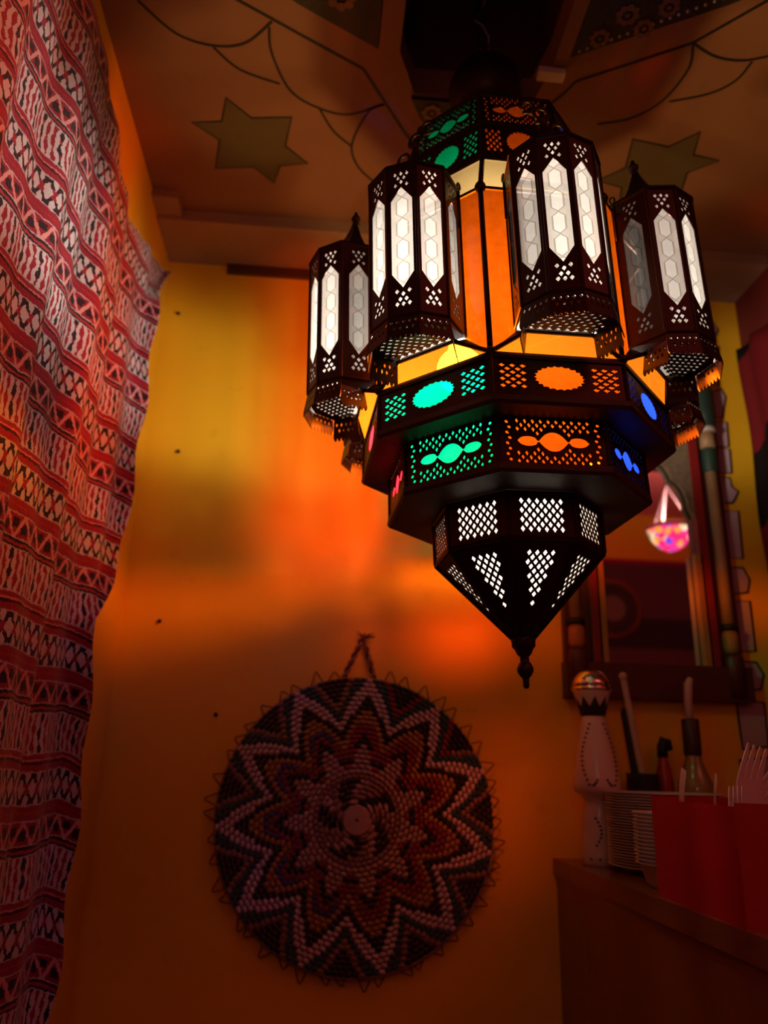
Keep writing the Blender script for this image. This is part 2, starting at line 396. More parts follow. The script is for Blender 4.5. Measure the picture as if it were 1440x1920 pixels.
def scallop(cx, cy, a, b_, n=22, d=.10):
    out = []
    for k in range(n*5):
        t = 2*PI*k/(n*5); ph = (k % 5)/5
        s = 1 - d*math.sin(PI*ph); out.append((cx+a*s*math.cos(t), cy+b_*s*math.sin(t)))
    return out
def trim_in(loop, wb, wt, L, mg=.002):
    return all(mg < y < L-mg and abs(x) < wb+(wt-wb)*y/L-mg for x, y in loop)
def holes_oval(wb, wt, L):
    wd = (wb+wt)/2; H = [scallop(0, L*.53, wd*.385, L*.31)]
    for sgn in (-1, 1):
        for r in range(7):
            for c_ in range(3):
                if r % 2 and c_ == 2: continue
                x = sgn*wd*(.535 + c_*.155 + (.0775 if r % 2 else 0)); y = L*(.53 + (r-3)*.085)
                H.append(diamond(x, y, wd*.048, L*.047))
    return H
def bead_loop(wd, L):
    up = []
    for k in range(61):
        x = -1+2*k/60
        if x < -.42: 
            q = (x+.70)/.28; h = .40*math.sqrt(max(0, 1-q*q)) if q < .72 else .40*math.sqrt(max(0,1-.72**2))*max(.0, (1-(q-.72)/.28))**1.3
        elif x > .42:
            q = (-x+.70)/.28; h = .40*math.sqrt(max(0, 1-q*q)) if q < .72 else .40*math.sqrt(max(0,1-.72**2))*max(.0, (1-(q-.72)/.28))**1.3
        else:
            q = abs(x)/.42; h = .78*(1-q**2.2)**1.1
        if -.98 < x < .98: h = max(h, .05)
        else: h = 0
        up.append((x*wd*.66, h*L*.25))
    loop = [(x, L*.5+y) for x, y in up] + [(x, L*.5-y) for x, y in reversed(up[1:-1])]
    return loop
def holes_bead(wb, wt, L):
    wd = (wb+wt)/2; main = bead_loop(wd, L); H = [main]
    hh = {}
    for x, y in main[:61]: hh[round(x/wd*50)] = y-L*.5
    def clear(x): return max([hh.get(round(x/wd*50)+d, 0) for d in (-3, -2, -1, 0, 1, 2, 3)] or [0])
    for r in range(-5, 6):
        for c_ in range(-5, 6):
            x = (c_+(.5 if r % 2 else 0))*wd*.145; y = L*.5+r*L*.081
            if abs(x) > wd*.72 or r == 0: continue
            if abs(y-L*.5) < clear(x)+L*.07: continue
            H.append(diamond(x, y, wd*.030, L*.048))
    for sgn in (-1, 1):
        for r in range(8):
            H.append(ell(sgn*(wd*.80 + (wd*.045 if r % 2 else 0)), L*.12+r*L*.108, wd*.032, L*.033, 6))
    return H
def holes_grid(wb, wt, L):
    wd = (wb+wt)/2; H = []
    for r in range(7):
        for c_ in range(6):
            if r % 2 and c_ == 5: continue
            H.append(diamond((c_-2.5+(.5 if r % 2 else 0))*wd*.235, L*(.50+(r-3)*.105), wd*.066, L*.072))
    return H
def holes_cone(wb, wt, L):                  # wb small (bottom), wt wide (top)
    H = []; rows = 13
    for r in range(rows):
        y = L*(.87 - r*.046); half = wt*.46*(1-r/(rows-.4))
        for c_ in range(-3, 4):
            x = (c_+(.5 if r % 2 == 0 else 0))*wt*.235
            if abs(x) < half + wt*.01: H.append(diamond(x, y, wt*.066, L*.029))
    return H
PMETAL = {}
def tier(name, zt, Rt, zb, Rb, hole_fn, glassfn, sheet=.0006, inset=.003, border=0):
    """pierced octagonal tier: frame mesh with corner beads + 8 pierced panels + 8 panes"""
    b = MB()
    for k in range(8): b.tube([vtx(k, Rb+.0008, zb), vtx(k, Rt+.0008, zt)], .0026, 6)
    for (R, z) in ((Rt, zt), (Rb, zb)): b.tube([vtx(k, R, z) for k in range(8)], .0028, 6, True)
    fr = obj(name, b.mesh(name, METAL2), LAN)
    M_, wb, wt, L = face_frame(0, Rb, zb, Rt, zt)
    me = plate2d(name+'_panel', [(-wb, 0), (wb, 0), (wt, L), (-wt, L)], [h for h in hole_fn(wb, wt, L) if trim_in(h, wb, wt, L)], METAL, sheet)
    pb = MB(); q = .0015; pb.add([(-wb+q, q, -inset), (wb-q, q, -inset), (wt-q, L-q, -inset), (-wt+q, L-q, -inset)], [(0, 1, 2, 3)])
    panes = {}
    for k in range(8):
        M_, *_ = face_frame(k, Rb, zb, Rt, zt); obj('pierced_panel', me, fr, M_)
        g = glassfn(k)
        if g.name not in panes: panes[g.name] = pb.mesh('coloured_pane', g)
        obj('coloured_pane', panes[g.name], fr, M_)
    return fr
FG = lambda k: FACE_G[k]
tier('upper_bead_tier', 2.200, .1404, 2.142, .1481, holes_bead, FG)
tier('upper_oval_tier', 2.140, .1481, 2.066, .1595, holes_oval, FG)
tier('wide_oval_tier', 1.722, .2165, 1.668, .2185, holes_oval, FG)
tier('lower_bead_tier', 1.662, .1783, 1.597, .1788, holes_bead, FG)
tier('small_grid_tier', 1.585, .1150, 1.527, .1141, holes_grid, lambda k: G_WH)
tier('pointed_cone_tier', 1.525, .1138, 1.418, .0135, holes_cone, lambda k: G_WH)
# dark rims, flanges and top plate
def part(name, b, mat, smooth=False): return obj(name, b.mesh(name, mat, smooth), LAN)
part('top_plate', oct_rings([(.02, 2.222), (.13, 2.206), (.1425, 2.204), (.1425, 2.198), (.136, 2.198)]), METAL2)
part('shoulder_rim', oct_rings([(.1465, 2.146), (.1505, 2.145), (.1510, 2.138), (.147, 2.137)]), METAL2)
part('wide_rim', oct_rings([(.2150, 1.7275), (.2185, 1.7275), (.2195, 1.724), (.2195, 1.720), (.2150, 1.719)]), METAL2)
M_FLG = simple('dark_wooden_flange', (.055, .020, .010, 1), (.028, .010, .006, 1), 25, .55, 0, .3, .3, .001)
part('wide_flange', oct_rings([(.2170, 1.670), (.2215, 1.670), (.2225, 1.663), (.2195, 1.659), (.1770, 1.661)]), M_FLG)
part('bead_flange', oct_rings([(.1775, 1.600), (.1825, 1.600), (.1835, 1.592), (.1805, 1.588), (.1135, 1.588)]), M_FLG)
part('small_rim', oct_rings([(.1135, 1.530), (.1160, 1.529), (.1160, 1.523), (.1130, 1.522)]), METAL2)
# neck dome, hanging ring and chain
b = MB(); b.lathe([(.046, lz(2.212)), (.050, lz(2.22)), (.050, lz(2.26)), (.058, lz(2.28))] + [(.064*math.cos(t_), lz(2.345)+.068*math.sin(t_)) for t_ in [math.radians(a_) for a_ in range(-45, 90, 15)]] + [(.010, lz(2.414)), (.008, lz(2.43)), (0, lz(2.432))], 28)
part('neck_dome', b, METAL2, True)
for i in range(13):
    z = 2.436+i*.030; b = MB(); pts = []
    for k in range(14):
        a = 2*PI*k/14; u_ = .0095*math.cos(a); vv_ = .020*math.sin(a)
        pts.append((u_, 0, lz(z)+vv_) if i % 2 else (0, u_, lz(z)+vv_))
    b.tube(pts, .0024, 6, True); part('chain_link', b, METAL2, True)
b = MB(); b.tube([Vector((.012*math.sin(i*1.1), .012*math.cos(i*1.1), lz(2.43)+i*.02)) for i in range(20)], .0018, 6); part('power_cord', b, simple('grey_cord', (.25,.2,.2,1)), True)
# finial
b = MB(); b.lathe([(.0150, lz(1.421)), (.0165, lz(1.417)), (.0155, lz(1.413)), (.0155, lz(1.408)), (.012, lz(1.404)), (.0095, lz(1.398)), (.0055, lz(1.394)), (.0062, lz(1.391)),
        (.0055, lz(1.389)), (.0080, lz(1.386)), (.0108, lz(1.380)), (.0105, lz(1.375)), (.0075, lz(1.370)), (.0045, lz(1.367)), (.0040, lz(1.362)), (.0042, lz(1.357)), (.0025, lz(1.354)), (0, lz(1.3535))], 20)
part('finial', b, METAL2, True)
# central body: mullions, tall panes, cream shoulder panes, corbel panes
RB, ZF, ZP, ZD, RC, ZCc = .2165, 1.7275, 1.757, 1.968, .1595, 2.066
AF = RB*C8; WF = RB*S8; ZBB = 1.760; ZTOP = 1.975; WM = .050; ZPL = 1.749
CP = Vector((.042, .216-AF))                   # back corner of a bay floor (sideways, outwards)
b0 = MB(); 
for k in range(8):
    b = MB(); b.tube([vtx(k, RB, ZF), vtx(k, RB, ZD)], .0036, 8); b.tube([vtx(k, RB, ZD), vtx(k, RC, ZCc)], .0036, 8)
    c_ = vtx(k, RB, ZD); b.lathe([(0, -.008), (.006, -.005), (.0078, 0), (.006, .005), (0, .008)], 10, 0, Matrix.Translation(c_))
    c_ = vtx(k, RB, ZF); b.lathe([(0, -.006), (.006, -.003), (.007, 0), (.005, .005), (0, .008)], 10, 0, Matrix.Translation(c_))
    mu = part('mullion', b, METAL2, True)
b = MB(); b.tube([vtx(k, RB, ZD) for k in range(8)], .0026, 6, True)
for k in range(8):
    M_, *_ = face_frame(k, RB, ZF, RB, ZD)
    for sx in (-1, 1):
        g_ = MB(); g_.tube([M_ @ Vector((sx*WF, 0, 0)), M_ @ Vector((sx*CP.x, ZPL-ZF, CP.y))], .0030, 6); part('diagonal_bar', g_, METAL2)
        g_ = MB(); g_.add([M_ @ Vector((sx*WF, 0, 0)), M_ @ Vector((sx*CP.x, ZPL-ZF, CP.y)), M_ @ Vector((sx*WM, ZP-ZF, 0))], [(0, 1, 2)]); part('gusset', g_, METAL2)
part('body_ring', b, METAL2)
def flat_mesh(name, pts, g): m_ = MB(); m_.add([(x, y, 0) for x, y in pts], [tuple(range(len(pts)))]); return m_.mesh(name, g)
hP, hD = ZP-ZF, ZD-ZF
tall = [flat_mesh('tall_pane', [(sx*WF, 0), (sx*WF, hD), (sx*WM, hD), (sx*WM, hP)], G_OR) for sx in (-1, 1)]
cb_ = MB(); cb_.add([(-WF, 0, 0), (WF, 0, 0), (CP.x, ZPL-ZF, CP.y), (-CP.x, ZPL-ZF, CP.y)], [(0, 1, 2, 3)]); corb = cb_.mesh('corbel_pane', G_AM)
for k in range(8):
    M_, *_ = face_frame(k, RB, ZF, RB, ZD)
    for t_ in tall: obj('tall_pane', t_, LAN, M_)
    obj('corbel_pane', corb, LAN, M_)
    M2, wb, wt, L = face_frame(k, RB, ZD, RC, ZCc)
    if k == 0: crm = flat_mesh('cream_pane', [(-wb, 0), (wb, 0), (wt, L), (-wt, L)], G_CR)
    obj('cream_pane', crm, LAN, M2)

# ---- the eight bay lanterns (half octagons with five pierced faces)
hM = ZTOP-ZBB
RM = .0605; q0 = .2305-AF
CORN = [Vector((RM*math.sin(math.radians(36*i)), q0+RM*math.cos(math.radians(36*i)))) for i in (-2, -1, 0, 1, 2)]
CORN = [Vector((-WM, 0))] + CORN + [Vector((WM, 0))]          # seven corners = six faces
PLT = [Vector((-CP.x, CP.y))] + [Vector((p.x*.985, q0+(p.y-q0)*.985)) for p in CORN[1:6]] + [Vector((CP.x, CP.y))]
FW5 = (CORN[2]-CORN[1]).length
def bay_panel(w_):
    h = hM; ww = FW5/2*.74
    win = [(-ww, .27*h), (0, .175*h), (ww, .27*h), (ww, .765*h), (0, .855*h), (-ww, .765*h)]
    H = [win]; a, b_ = FW5*.068, h*.0150
    sx, sy = FW5*.205, h*.026
    for (cx, cy) in ((-1, 3.5), (0, 3.6), (1, 3.5), (-.5, 2.45), (.5, 2.45), (0, 1.35), (-.95, .55), (.95, .55)):
        H.append(diamond(cx*sx, .855*h+cy*sy, a, b_))
    for (cx, cy) in ((-1, 3.9), (0, 3.95), (1, 3.9), (-.5, 2.75), (.5, 2.75), (0, 1.5), (-1, .8), (1, .8)):
        H.append(diamond(cx*sx, .175*h-cy*sy, a*1.1, b_*1.1))
    H = [q for q in H if trim_in(q, w_, w_, h, .0008)]
    return plate2d('bay_panel', [(-w_, 0), (w_, 0), (w_, h), (-w_, h)], H, METAL, .0006), flat_mesh('etched_pane', [(-FW5*.44, .005), (FW5*.44, .005), (FW5*.44, h-.005), (-FW5*.44, h-.005)], G_ET)
me_panel, me_pane = bay_panel(FW5/2)
me_side, _ = bay_panel((CORN[1]-CORN[0]).length/2)
def skirt_mesh(w0, h=.034):
    w1 = w0*1.13
    outer = [(-w0, 0), (-w1, -h*.82)]
    n = 7
    for i in range(n):
        for j in range(1, 5):
            u = -1+2*(i+j/4)/n; outer.append((u*w1, -h*(.82+.18*math.sin(PI*j/4))))
    outer.append((w0, 0)); H = []
    for r in range(2):
        for c_ in range(-2, 3):
            x = (c_+(.5 if r % 2 else 0))*w0*.40; y = -h*(.26+.25*r)
            if abs(x) < w0*.86: H.append(diamond(x, y, w0*.105, h*.095))
    return plate2d('bay_skirt', outer[::-1], H, METAL, .0005)
me_skirt = skirt_mesh(FW5/2*1.01); me_skirt2 = skirt_mesh((PLT[1]-PLT[0]).length/2)
def plate_mesh():
    outer = [(p.x, p.y) for p in PLT]; H = []
    for r in range(12):
        for c_ in range(-5, 6):
            x = (c_+(.5 if r % 2 else 0))*.0112; y = CP.y+.009+r*.0056
            if abs(x) < .046 and (Vector((x, y))-Vector((0, q0+.004))).length < RM*.76: H.append(diamond(x, y, .0040, .0026))
    return plate2d('bay_floor', outer, H, METAL, .0008)
me_floor = plate_mesh(); me_fpane = flat_mesh('floor_pane', [(p.x*.9, q0+(p.y-q0)*.9) for p in PLT], G_WH)
def top_mesh():
    b = MB(); n = 7
    rows = [(1.05, 0), (1.04, .004), (.74, .009), (.50, .026), (.29, .048), (.15, .068), (.10, .078)]
    cy = q0*.75; v = []
    for s_, z in rows: v += [(p.x*s_, cy+(p.y-cy)*s_, z) for p in CORN]
    f = []
    for i in range(len(rows)-1):
        for k in range(n):
            k2 = (k+1) % n; f.append((i*n+k, i*n+k2, (i+1)*n+k2, (i+1)*n+k))
    f.append(tuple(range(n))); b.add(v, f); return b.mesh('bay_roof', METAL2)
me_roof = top_mesh()
b = MB(); b.lathe([(.0050, .076), (.0065, .080), (.004, .084), (.0070, .088), (.0074, .092), (.004, .096), (.0025, .102), (0, .105)], 12, 0, Matrix.Translation((0, q0*.75, 0))); me_fin = b.mesh('bay_finial', METAL2, True)
def curl_mesh():
    b = MB(); pts = []
    for i in range(22):
        t_ = i/21; a = PI*1.75*t_ - PI*.45; r = .0105*(1-.35*t_); pts.append((0, .002+r*math.cos(a), .0115+r*math.sin(a)))
    b.tube([(0, -.004, 0)] + pts, .0021, 6); return b.mesh('roof_curl', METAL2, True)
me_curl = curl_mesh()
def pin_mesh():
    b = MB(); pts = [(0, 0, -.05), (0, 0, 0), (0, .001, .010)]
    for i in range(12):
        a = -PI/2 + 2*PI*i/12*.95; pts.append((0, .0035*math.cos(a), .014+.0055*math.sin(a)))
    b.tube(pts, .0014, 6); return b.mesh('hinge_pin', METAL2, True)
me_pin = pin_mesh()
def bay_frame_mesh():
    b = MB(); h = hM
    for p in CORN: b.tube([(p.x, p.y, -.001), (p.x, p.y, h)], .0022, 6)
    for z in (0, h): b.tube([(p.x, p.y, z) for p in CORN], .0022, 6)
    zp = ZPL-ZBB
    b.tube([(PLT[0].x, PLT[0].y, zp), (PLT[-1].x, PLT[-1].y, zp)], .0026, 6)
    for a_, c_ in ((0, 1), (6, 5)):          # closing sheet between side face foot and floor edge
        b.add([(CORN[a_].x, CORN[a_].y, 0), (CORN[c_].x, CORN[c_].y, 0), (PLT[c_].x, PLT[c_].y, zp), (PLT[a_].x, PLT[a_].y, zp)], [(0, 1, 2, 3)])
    return b.mesh('bay_lantern', METAL2)
me_bay = bay_frame_mesh()
for k in range(8):
    a = TH + PI/8 + k*PI/4; n_ = Vector((math.cos(a), math.sin(a), 0)); t_ = Vector((math.sin(a), -math.cos(a), 0))
    p0 = n_*AF + Vector((0, 0, lz(ZBB)))
    B = Matrix(((t_.x, n_.x, 0, p0.x), (t_.y, n_.y, 0, p0.y), (0, 0, 1, p0.z), (0, 0, 0, 1)))
    bay = obj('bay_lantern', me_bay, LAN, B)
    def fmat(A_, Z_, z):
        mid = (A_+Z_)/2; xa = (A_-Z_).normalized(); xa = Vector((xa.x, xa.y, 0)); nrm = xa.cross(Vector((0, 0, 1)))
        if nrm.xy.dot(mid-Vector((0, q0))) < 0: xa = -xa; nrm = -nrm
        return mid, xa, nrm, frame_m((mid.x, mid.y, z), xa, (0, 0, 1))
    for i in range(6):
        mid, xa, nrm, F = fmat(CORN[i], CORN[i+1], 0)
        obj('bay_panel', me_side if i in (0, 5) else me_panel, bay, F); obj('etched_pane', me_pane, bay, F @ Matrix.Translation((0, 0, -.002)))
        A_, Z_ = (PLT if i in (0, 5) else CORN)[i:i+2]
        mid, xa, nrm, F = fmat(A_, Z_, 0)
        zz = ZPL-ZBB if i in (0, 5) else -.001
        obj('bay_skirt', me_skirt2 if i in (0, 5) else me_skirt, bay, frame_m((mid.x, mid.y, zz), xa, (Vector((0, 0, 1))-nrm*.16)))
    obj('bay_floor', me_floor, bay, Matrix.Translation((0, 0, ZPL-ZBB))); obj('floor_pane', me_fpane, bay, Matrix.Translation((0, 0, ZPL-ZBB+.003)))
    obj('bay_roof', me_roof, bay, Matrix.Translation((0, 0, hM))); obj('bay_finial', me_fin, bay, Matrix.Translation((0, 0, hM)))
    if k in (0, 7):                          # scrolled crest that climbs from these two roofs to the collar
        sg = -1 if k == 0 else 1
        for (x_, z_, sz) in ((.048, .022, 1.15), (.034, .042, 1.1), (.017, .064, 1.1), (-.004, .086, 1.2), (-.022, .100, 1.0)):
            obj('roof_curl', me_curl, bay, Matrix.Translation((sg*x_, q0*.75, hM+z_)) @ Matrix.Rotation(-sg*PI/2, 4, 'Z') @ Matrix.Scale(sz, 4))
    for i in (0, 6): obj('hinge_pin', me_pin, bay, Matrix.Translation((CORN[i].x*1.05, CORN[i].y+.003, hM-.006)))
# bulb with socket inside the body (gives the light)
m, nt, out = newmat('glowing_bulb'); em = nt.nodes.new('ShaderNodeEmission'); em.inputs[0].default_value = (1, .86, .66, 1); em.inputs[1].default_value = 26
tp = nt.nodes.new('ShaderNodeBsdfTransparent'); ad = nt.nodes.new('ShaderNodeAddShader'); nt.links.new(em.outputs[0], ad.inputs[0]); nt.links.new(tp.outputs[0], ad.inputs[1]); nt.links.new(ad.outputs[0], out.inputs[0])
BULBS = [(Vector((.226, 1.036, 1.772)), BULB_W), (Vector((.176, .955, 1.790)), BULB_W*.26)]
for bw, W_ in BULBS:
    BL = LAN.matrix_world.inverted() @ bw
    b = MB(); b.lathe([(0, -.036)] + [(.033*math.sin(t), -.033*math.cos(t)-.003) for t in [PI*i/12 for i in range(1, 9)]] + [(.016, .028), (.014, .040)], 20, 0, Matrix.Translation(BL)); part('light_bulb', b, m, True)
    b = MB(); b.lathe([(.015, .040), (.018, .042), (.018, .075), (.010, .082), (0, .083)], 16, 0, Matrix.Translation(BL)); part('bulb_socket', b, M_BLACK, True)
    b = MB(); b.tube([BL+Vector((0, 0, .08)), BL.lerp(Vector((0, 0, lz(2.0))), .5)+Vector((0, 0, .06)), Vector((0, 0, lz(2.2)))], .003, 6); part('socket_cord', b, M_BLACK)
def point(name, loc, W, col, r):
    l = bpy.data.lights.new(name, 'POINT'); l.energy = W; l.color = col; l.shadow_soft_size = r
    o = bpy.data.objects.new(name, l); COL.objects.link(o); o.location = loc; return o
for bw, W_ in BULBS: point('lantern_bulb_light', bw, W_, (1, .90, .78), .026)

# ------------------------------------------------------------------ woven textile on the left wall
def textile_mat():
    m, nt, out = newmat('woven_red_white_black_textile')
    uv = nt.nodes.new('ShaderNodeUVMap'); uv.uv_map = 'UVMap'
    nz = noise(nt, uv.outputs[0], 22, 3, .6); nz2 = noise(nt, uv.outputs[0], 160, 2, .6)
    sp = nt.nodes.new('ShaderNodeSeparateXYZ'); nt.links.new(uv.outputs[0], sp.inputs[0])
    u = X(nt, sp.outputs[0]); v = X(nt, sp.outputs[1])
    w1 = X(nt, nz.outputs[0])-.5; w2 = X(nt, nz2.outputs[0])-.5
    v = v + w1*.010 + w2*.006; u = u + w1*.012 + w2*.008
    P = .187
    t = ((1.512 - v)/P).fr()
    WHITE = (.46, .40, .43, 1); RED = (.235, .011, .028, 1); DK = (.020, .008, .016, 1); PINK = (.50, .16, .17, 1)
    # --- stroke band
    k = u/.0115 + ((v/.02).sin())*.25; cell = k.fl(); fx = k.fr()
    par = (cell/3.0).fr()
    jag = (v/.024 + (cell*.37)).fr()
    wid = .25 + .11*(jag*6.28).sin()
    st = (fx-.5).ab().lt(wid*.95)
    dk = par.lt(.2)*jag.lt(.75)
    c_st = mixc(nt, st, WHITE, RED); c_st = mixc(nt, st*dk, c_st, DK)
    # --- lattice band: crossing lines with dark feet
    tl = ((t-.49)/.23)
    q = u/.042
    z1 = (q.tri() - tl).ab(); z2 = ((q+.5).tri() - tl).ab()
    ln = z1.lt(.13).mx(z2.lt(.13))
    feet = tl.lt(.20).mx(tl.gt(.80))*((q*2).tri().gt(.45))
    mid = (tl-.5).ab().lt(.16)
    c_la = mixc(nt, ln, WHITE, DK); c_la = mixc(nt, ln*mid, c_la, RED); c_la = mixc(nt, feet, c_la, DK)
    # --- triangle band
    tt = ((t-.83)/.17); q3 = u/.036
    e1 = (q3.tri() - tt).ab().lt(.16)
    cen = (((q3+.5).tri()-.5).ab()*0 + ((q3.fr()-.5).ab()))
    dkc = cen.lt(.17)*tt.between(.36, .78) 
    dkc2 = (.5-cen).lt(.17)*tt.between(.18, .55)
    c_tr = mixc(nt, e1, RED, (.52, .24, .24, 1)); c_tr = mixc(nt, dkc.mx(dkc2)*(1-e1), c_tr, DK)
    # --- red stripes
    c_r1 = mixc(nt, (t-.425).ab().lt(.008), RED, DK); c_r1 = mixc(nt, (t-.405).ab().lt(.006), c_r1, PINK)
    c_r2 = mixc(nt, (t-.775).ab().lt(.007), RED, (.30, .02, .03, 1))
    c_bk = mixc(nt, (t-.032).ab().lt(.011), DK, (.30, .03, .04, 1))
    col = mixc(nt, t.gt(.065), c_bk, c_st)
    col = mixc(nt, t.gt(.36), col, c_r1); col = mixc(nt, t.gt(.49), col, c_la)
    col = mixc(nt, t.gt(.72), col, c_r2); col = mixc(nt, t.gt(.83), col, c_tr)
    for e in (.065, .36, .49, .72, .83, .995): col = mixc(nt, (t-e).ab().lt(.006)*.7, col, WHITE)
    b = pbsdf(nt, out, col, .95, 0, .1, nz2.outputs[0], .5, .003)
    b.inputs['Sheen Weight'].default_value = .25
    return m
def build_textile():
    topT = [(.0, 2.34), (.869, 2.311), (.949, 2.301), (1.052, 2.272), (1.118, 2.236), (1.244, 2.241), (1.42, 2.30), (1.60, 2.36)]
    edgT = [(.2, 1.40), (.878, 1.416), (1.026, 1.423), (1.274, 1.401), (1.40, 1.372), (1.485, 1.356), (1.566, 1.423), (1.682, 1.464), (1.953, 1.479), (2.204, 1.475), (2.29, 1.51), (2.36, 1.575)]
    ip = lambda T, x: float(np.interp(x, [a for a, _ in T], [b_ for _, b_ in T]))
    NU, NV = 170, 210; V, UVs, Fc = [], [], []
    y0 = .15; X0 = -.388
    for j in range(NV):
        tv = j/(NV-1)
        for i in range(NU):
            tu = (i/(NU-1))
            z = .30 + tv*(2.30-.30)
            ye = ip(edgT, z); y = y0 + (ye-y0)*tu
            zt_ = ip(topT, y); z = .30 + tv*(zt_-.30)
            ye = ip(edgT, z); y = y0 + (ye-y0)*tu
            A = .35 + .65*min(1, (2.36-z)/.35)
            turn = min(1, max(0, (2.32-z)/.12)); FL = .036*turn; a_ = .07
            fe = (X0+FL)/X0; yE = ye*fe; uE = 0
            if tu < 1-a_: y = y0 + (yE-.014-y0)*tu/(1-a_); kx = 0
            else:
                k_ = (tu-(1-a_))/a_; y = yE-.014+.014*math.sin(k_*PI/2); kx = 1-math.cos(k_*PI/2)
            uu = y + kx*.036
            wz = min(1, max(0, (tu-.55)/.40)); wz = wz*wz*(3-2*wz)
            zz = z; z = z + (CAMP.z+(z-CAMP.z)*fe - z)*wz
            x = X0 + A*(1-kx)*(.007*math.sin(2*PI*y/.21+1.1+1.5*math.sin(2.1*z)) + .0045*math.sin(2*PI*y/.093+2.3*z) + .004*math.sin(5*z+9*y)) + FL*kx
            x += .004*math.sin(34*z)*kx; y += .004*math.sin(27*z+1)*kx
            V.append((x, y, z)); UVs.append((uu, z + .006*math.sin(11*y) - .014*max(0, 1-(yE-y)/.12)*(1-kx)))
    for j in range(NV-1):
        for i in range(NU-1):
            a = j*NU+i; Fc.append((a, a+1, a+NU+1, a+NU))
    me = bpy.data.meshes.new('wall_textile'); me.from_pydata(V, [], Fc); ul = me.uv_layers.new(name='UVMap')
    li = np.zeros(len(me.loops), dtype=np.int32); me.loops.foreach_get('vertex_index', li)
    ul.data.foreach_set('uv', np.array(UVs, dtype=np.float32)[li].ravel())
    me.polygons.foreach_set('use_smooth', [True]*len(me.polygons)); me.materials.append(textile_mat()); me.update()
    o = obj('wall_textile', me); md = o.modifiers.new('thickness', 'SOLIDIFY'); md.thickness = .003; md.offset = 0
    tag(o, 'red, white and black woven textile draped down the left wall', 'textile')
build_textile()

# ------------------------------------------------------------------ round coiled basket tray on the back wall
TC = Vector((.084, YB-.004, 1.158)); TR = .270
BK = thing('woven_tray', TC, 'round coiled straw tray with zigzag star pattern hanging on orange wall', 'basket')
BK['label'] = 'round coiled straw tray with zigzag star pattern hanging on the wall'
cols = dict(pink=(.74, .56, .58), black=(.012, .010, .010), amber=(.46, .22, .05), blue=(.08, .055, .24), red=(.30, .022, .028), teal=(.02, .09, .10), tan=(.52, .33, .26), brown=(.34, .18, .13))
BM = {k: simple('straw_'+k, v+(1,), tuple(c*.65 for c in v)+(1,), 90, .75, bump=.5, bd=.001) for k, v in cols.items()}
CK = list(BM); ML = [BM[k] for k in CK]
def tray_y(r): return -.012 - .016*(1-(r/TR)**2)
def tray_color(r, ph):
    ph_ = ph; q = (ph-math.radians(86))/(2*PI)*11; ph = math.atan2(math.sin(ph), math.cos(ph)); zig = 1-2*abs((q % 1)-.5); zig = 1-zig        # 1 at the points
    rn = r/TR; s_ = rn/(.69+.29*zig)
    right = math.cos(ph) > -.1
    if rn < .105: return 'tan'
    if rn < .27:
        sw = ((ph/(2*PI)*5 + rn*3.2) % 1)
        return 'black' if sw < .42 else ('brown' if sw < .8 else 'tan')
    s2 = rn/(.30+.20*zig)
    if s2 < 1.0: return 'tan' if rn > .30 else 'brown'
    if s2 < 1.15 and s_ < .70: return 'black'
    if s_ > 1.20: return 'black'
    if s_ > 1.10: return 'red' if (.6 < ph < 1.5) else 'brown'
    if s_ > 1.0: return 'teal'
    if s_ > .868: return 'pink'
    if s_ > .780: return 'black'
    if s_ > .700: return 'amber'
    if s_ > .635: return 'red' if right else 'blue'
    return 'red'
PITCH = .0092
rings = int(TR/PITCH)
# coil core rings (one spiral) behind the stitches
b = MB(); pts = []
for i in range(rings*40):
    a = i/40*2*PI; r = .004 + PITCH*i/40
    pts.append((r*math.cos(a), tray_y(r)+.003, r*math.sin(a)))
b.tube(pts, .0046, 5); obj('coil', b.mesh('coil', BM['brown'], True), BK)
ST_V = []; 
for s_ in (-1, -.72, .72, 1):
    k_ = .45 if abs(s_) == 1 else 1
    ST_V += [(s_*.5, -.46*k_, .18*k_), (s_*.5, -.30*k_, -.5*k_), (s_*.5, .30*k_, -.5*k_), (s_*.5, .46*k_, .18*k_)]
ST_F = [(0, 1, 2, 3), (15, 14, 13, 12)] + [(g*4+a, g*4+4+a, g*4+4+(a+1) % 4, g*4+(a+1) % 4) for g in range(3) for a in range(4)]
ST_ME = {}
for k in CK:
    q = MB(); q.add(ST_V, ST_F); ST_ME[k] = q.mesh('stitch', BM[k], True)
stuff = MB(); ind = []
for ri in range(1, rings):
    r = PITCH*(ri+.5); n_ = max(11, 22*max(1, round(2*PI*r/.0122/22))) if ri > 4 else 11
    for i in range(n_):
        ph = math.radians(86) + 2*PI*(i+.5*(ri % 2))/n_
        L = 2*PI*r/n_*.93; e_r = Vector((math.cos(ph), 0, math.sin(ph))); e_t = Vector((-math.sin(ph), 0, math.cos(ph)))
        p = e_r*r + Vector((0, tray_y(r)-.001, 0)); tl = .22
        xa = (e_t*math.cos(tl) + e_r*math.sin(tl)); ya = (e_r*math.cos(tl) - e_t*math.sin(tl)); za = Vector((0, 1, 0))
        M_ = Matrix(((xa.x*L, ya.x*PITCH*.98, 0, p.x), (0, 0, .0075, p.y), (xa.z*L, ya.z*PITCH*.98, 0, p.z), (0, 0, 0, 1)))
        c_ = tray_color(r, ph)
        if ri >= rings-3 and len(ind) < 295: ind.append((M_, c_))
        else: stuff.add(ST_V, ST_F, CK.index(c_), M_)
so = obj('stitching', stuff.mesh('stitching', ML, True), BK); so['kind'] = 'stuff'
for M_, c_ in ind: obj('stitch', ST_ME[c_], BK, M_)
q = MB()
b = MB(); b.lathe([(.030, 0), (.026, -.004), (0, -.005)], 20, 0, Matrix.Rotation(PI/2, 4, 'X')); 
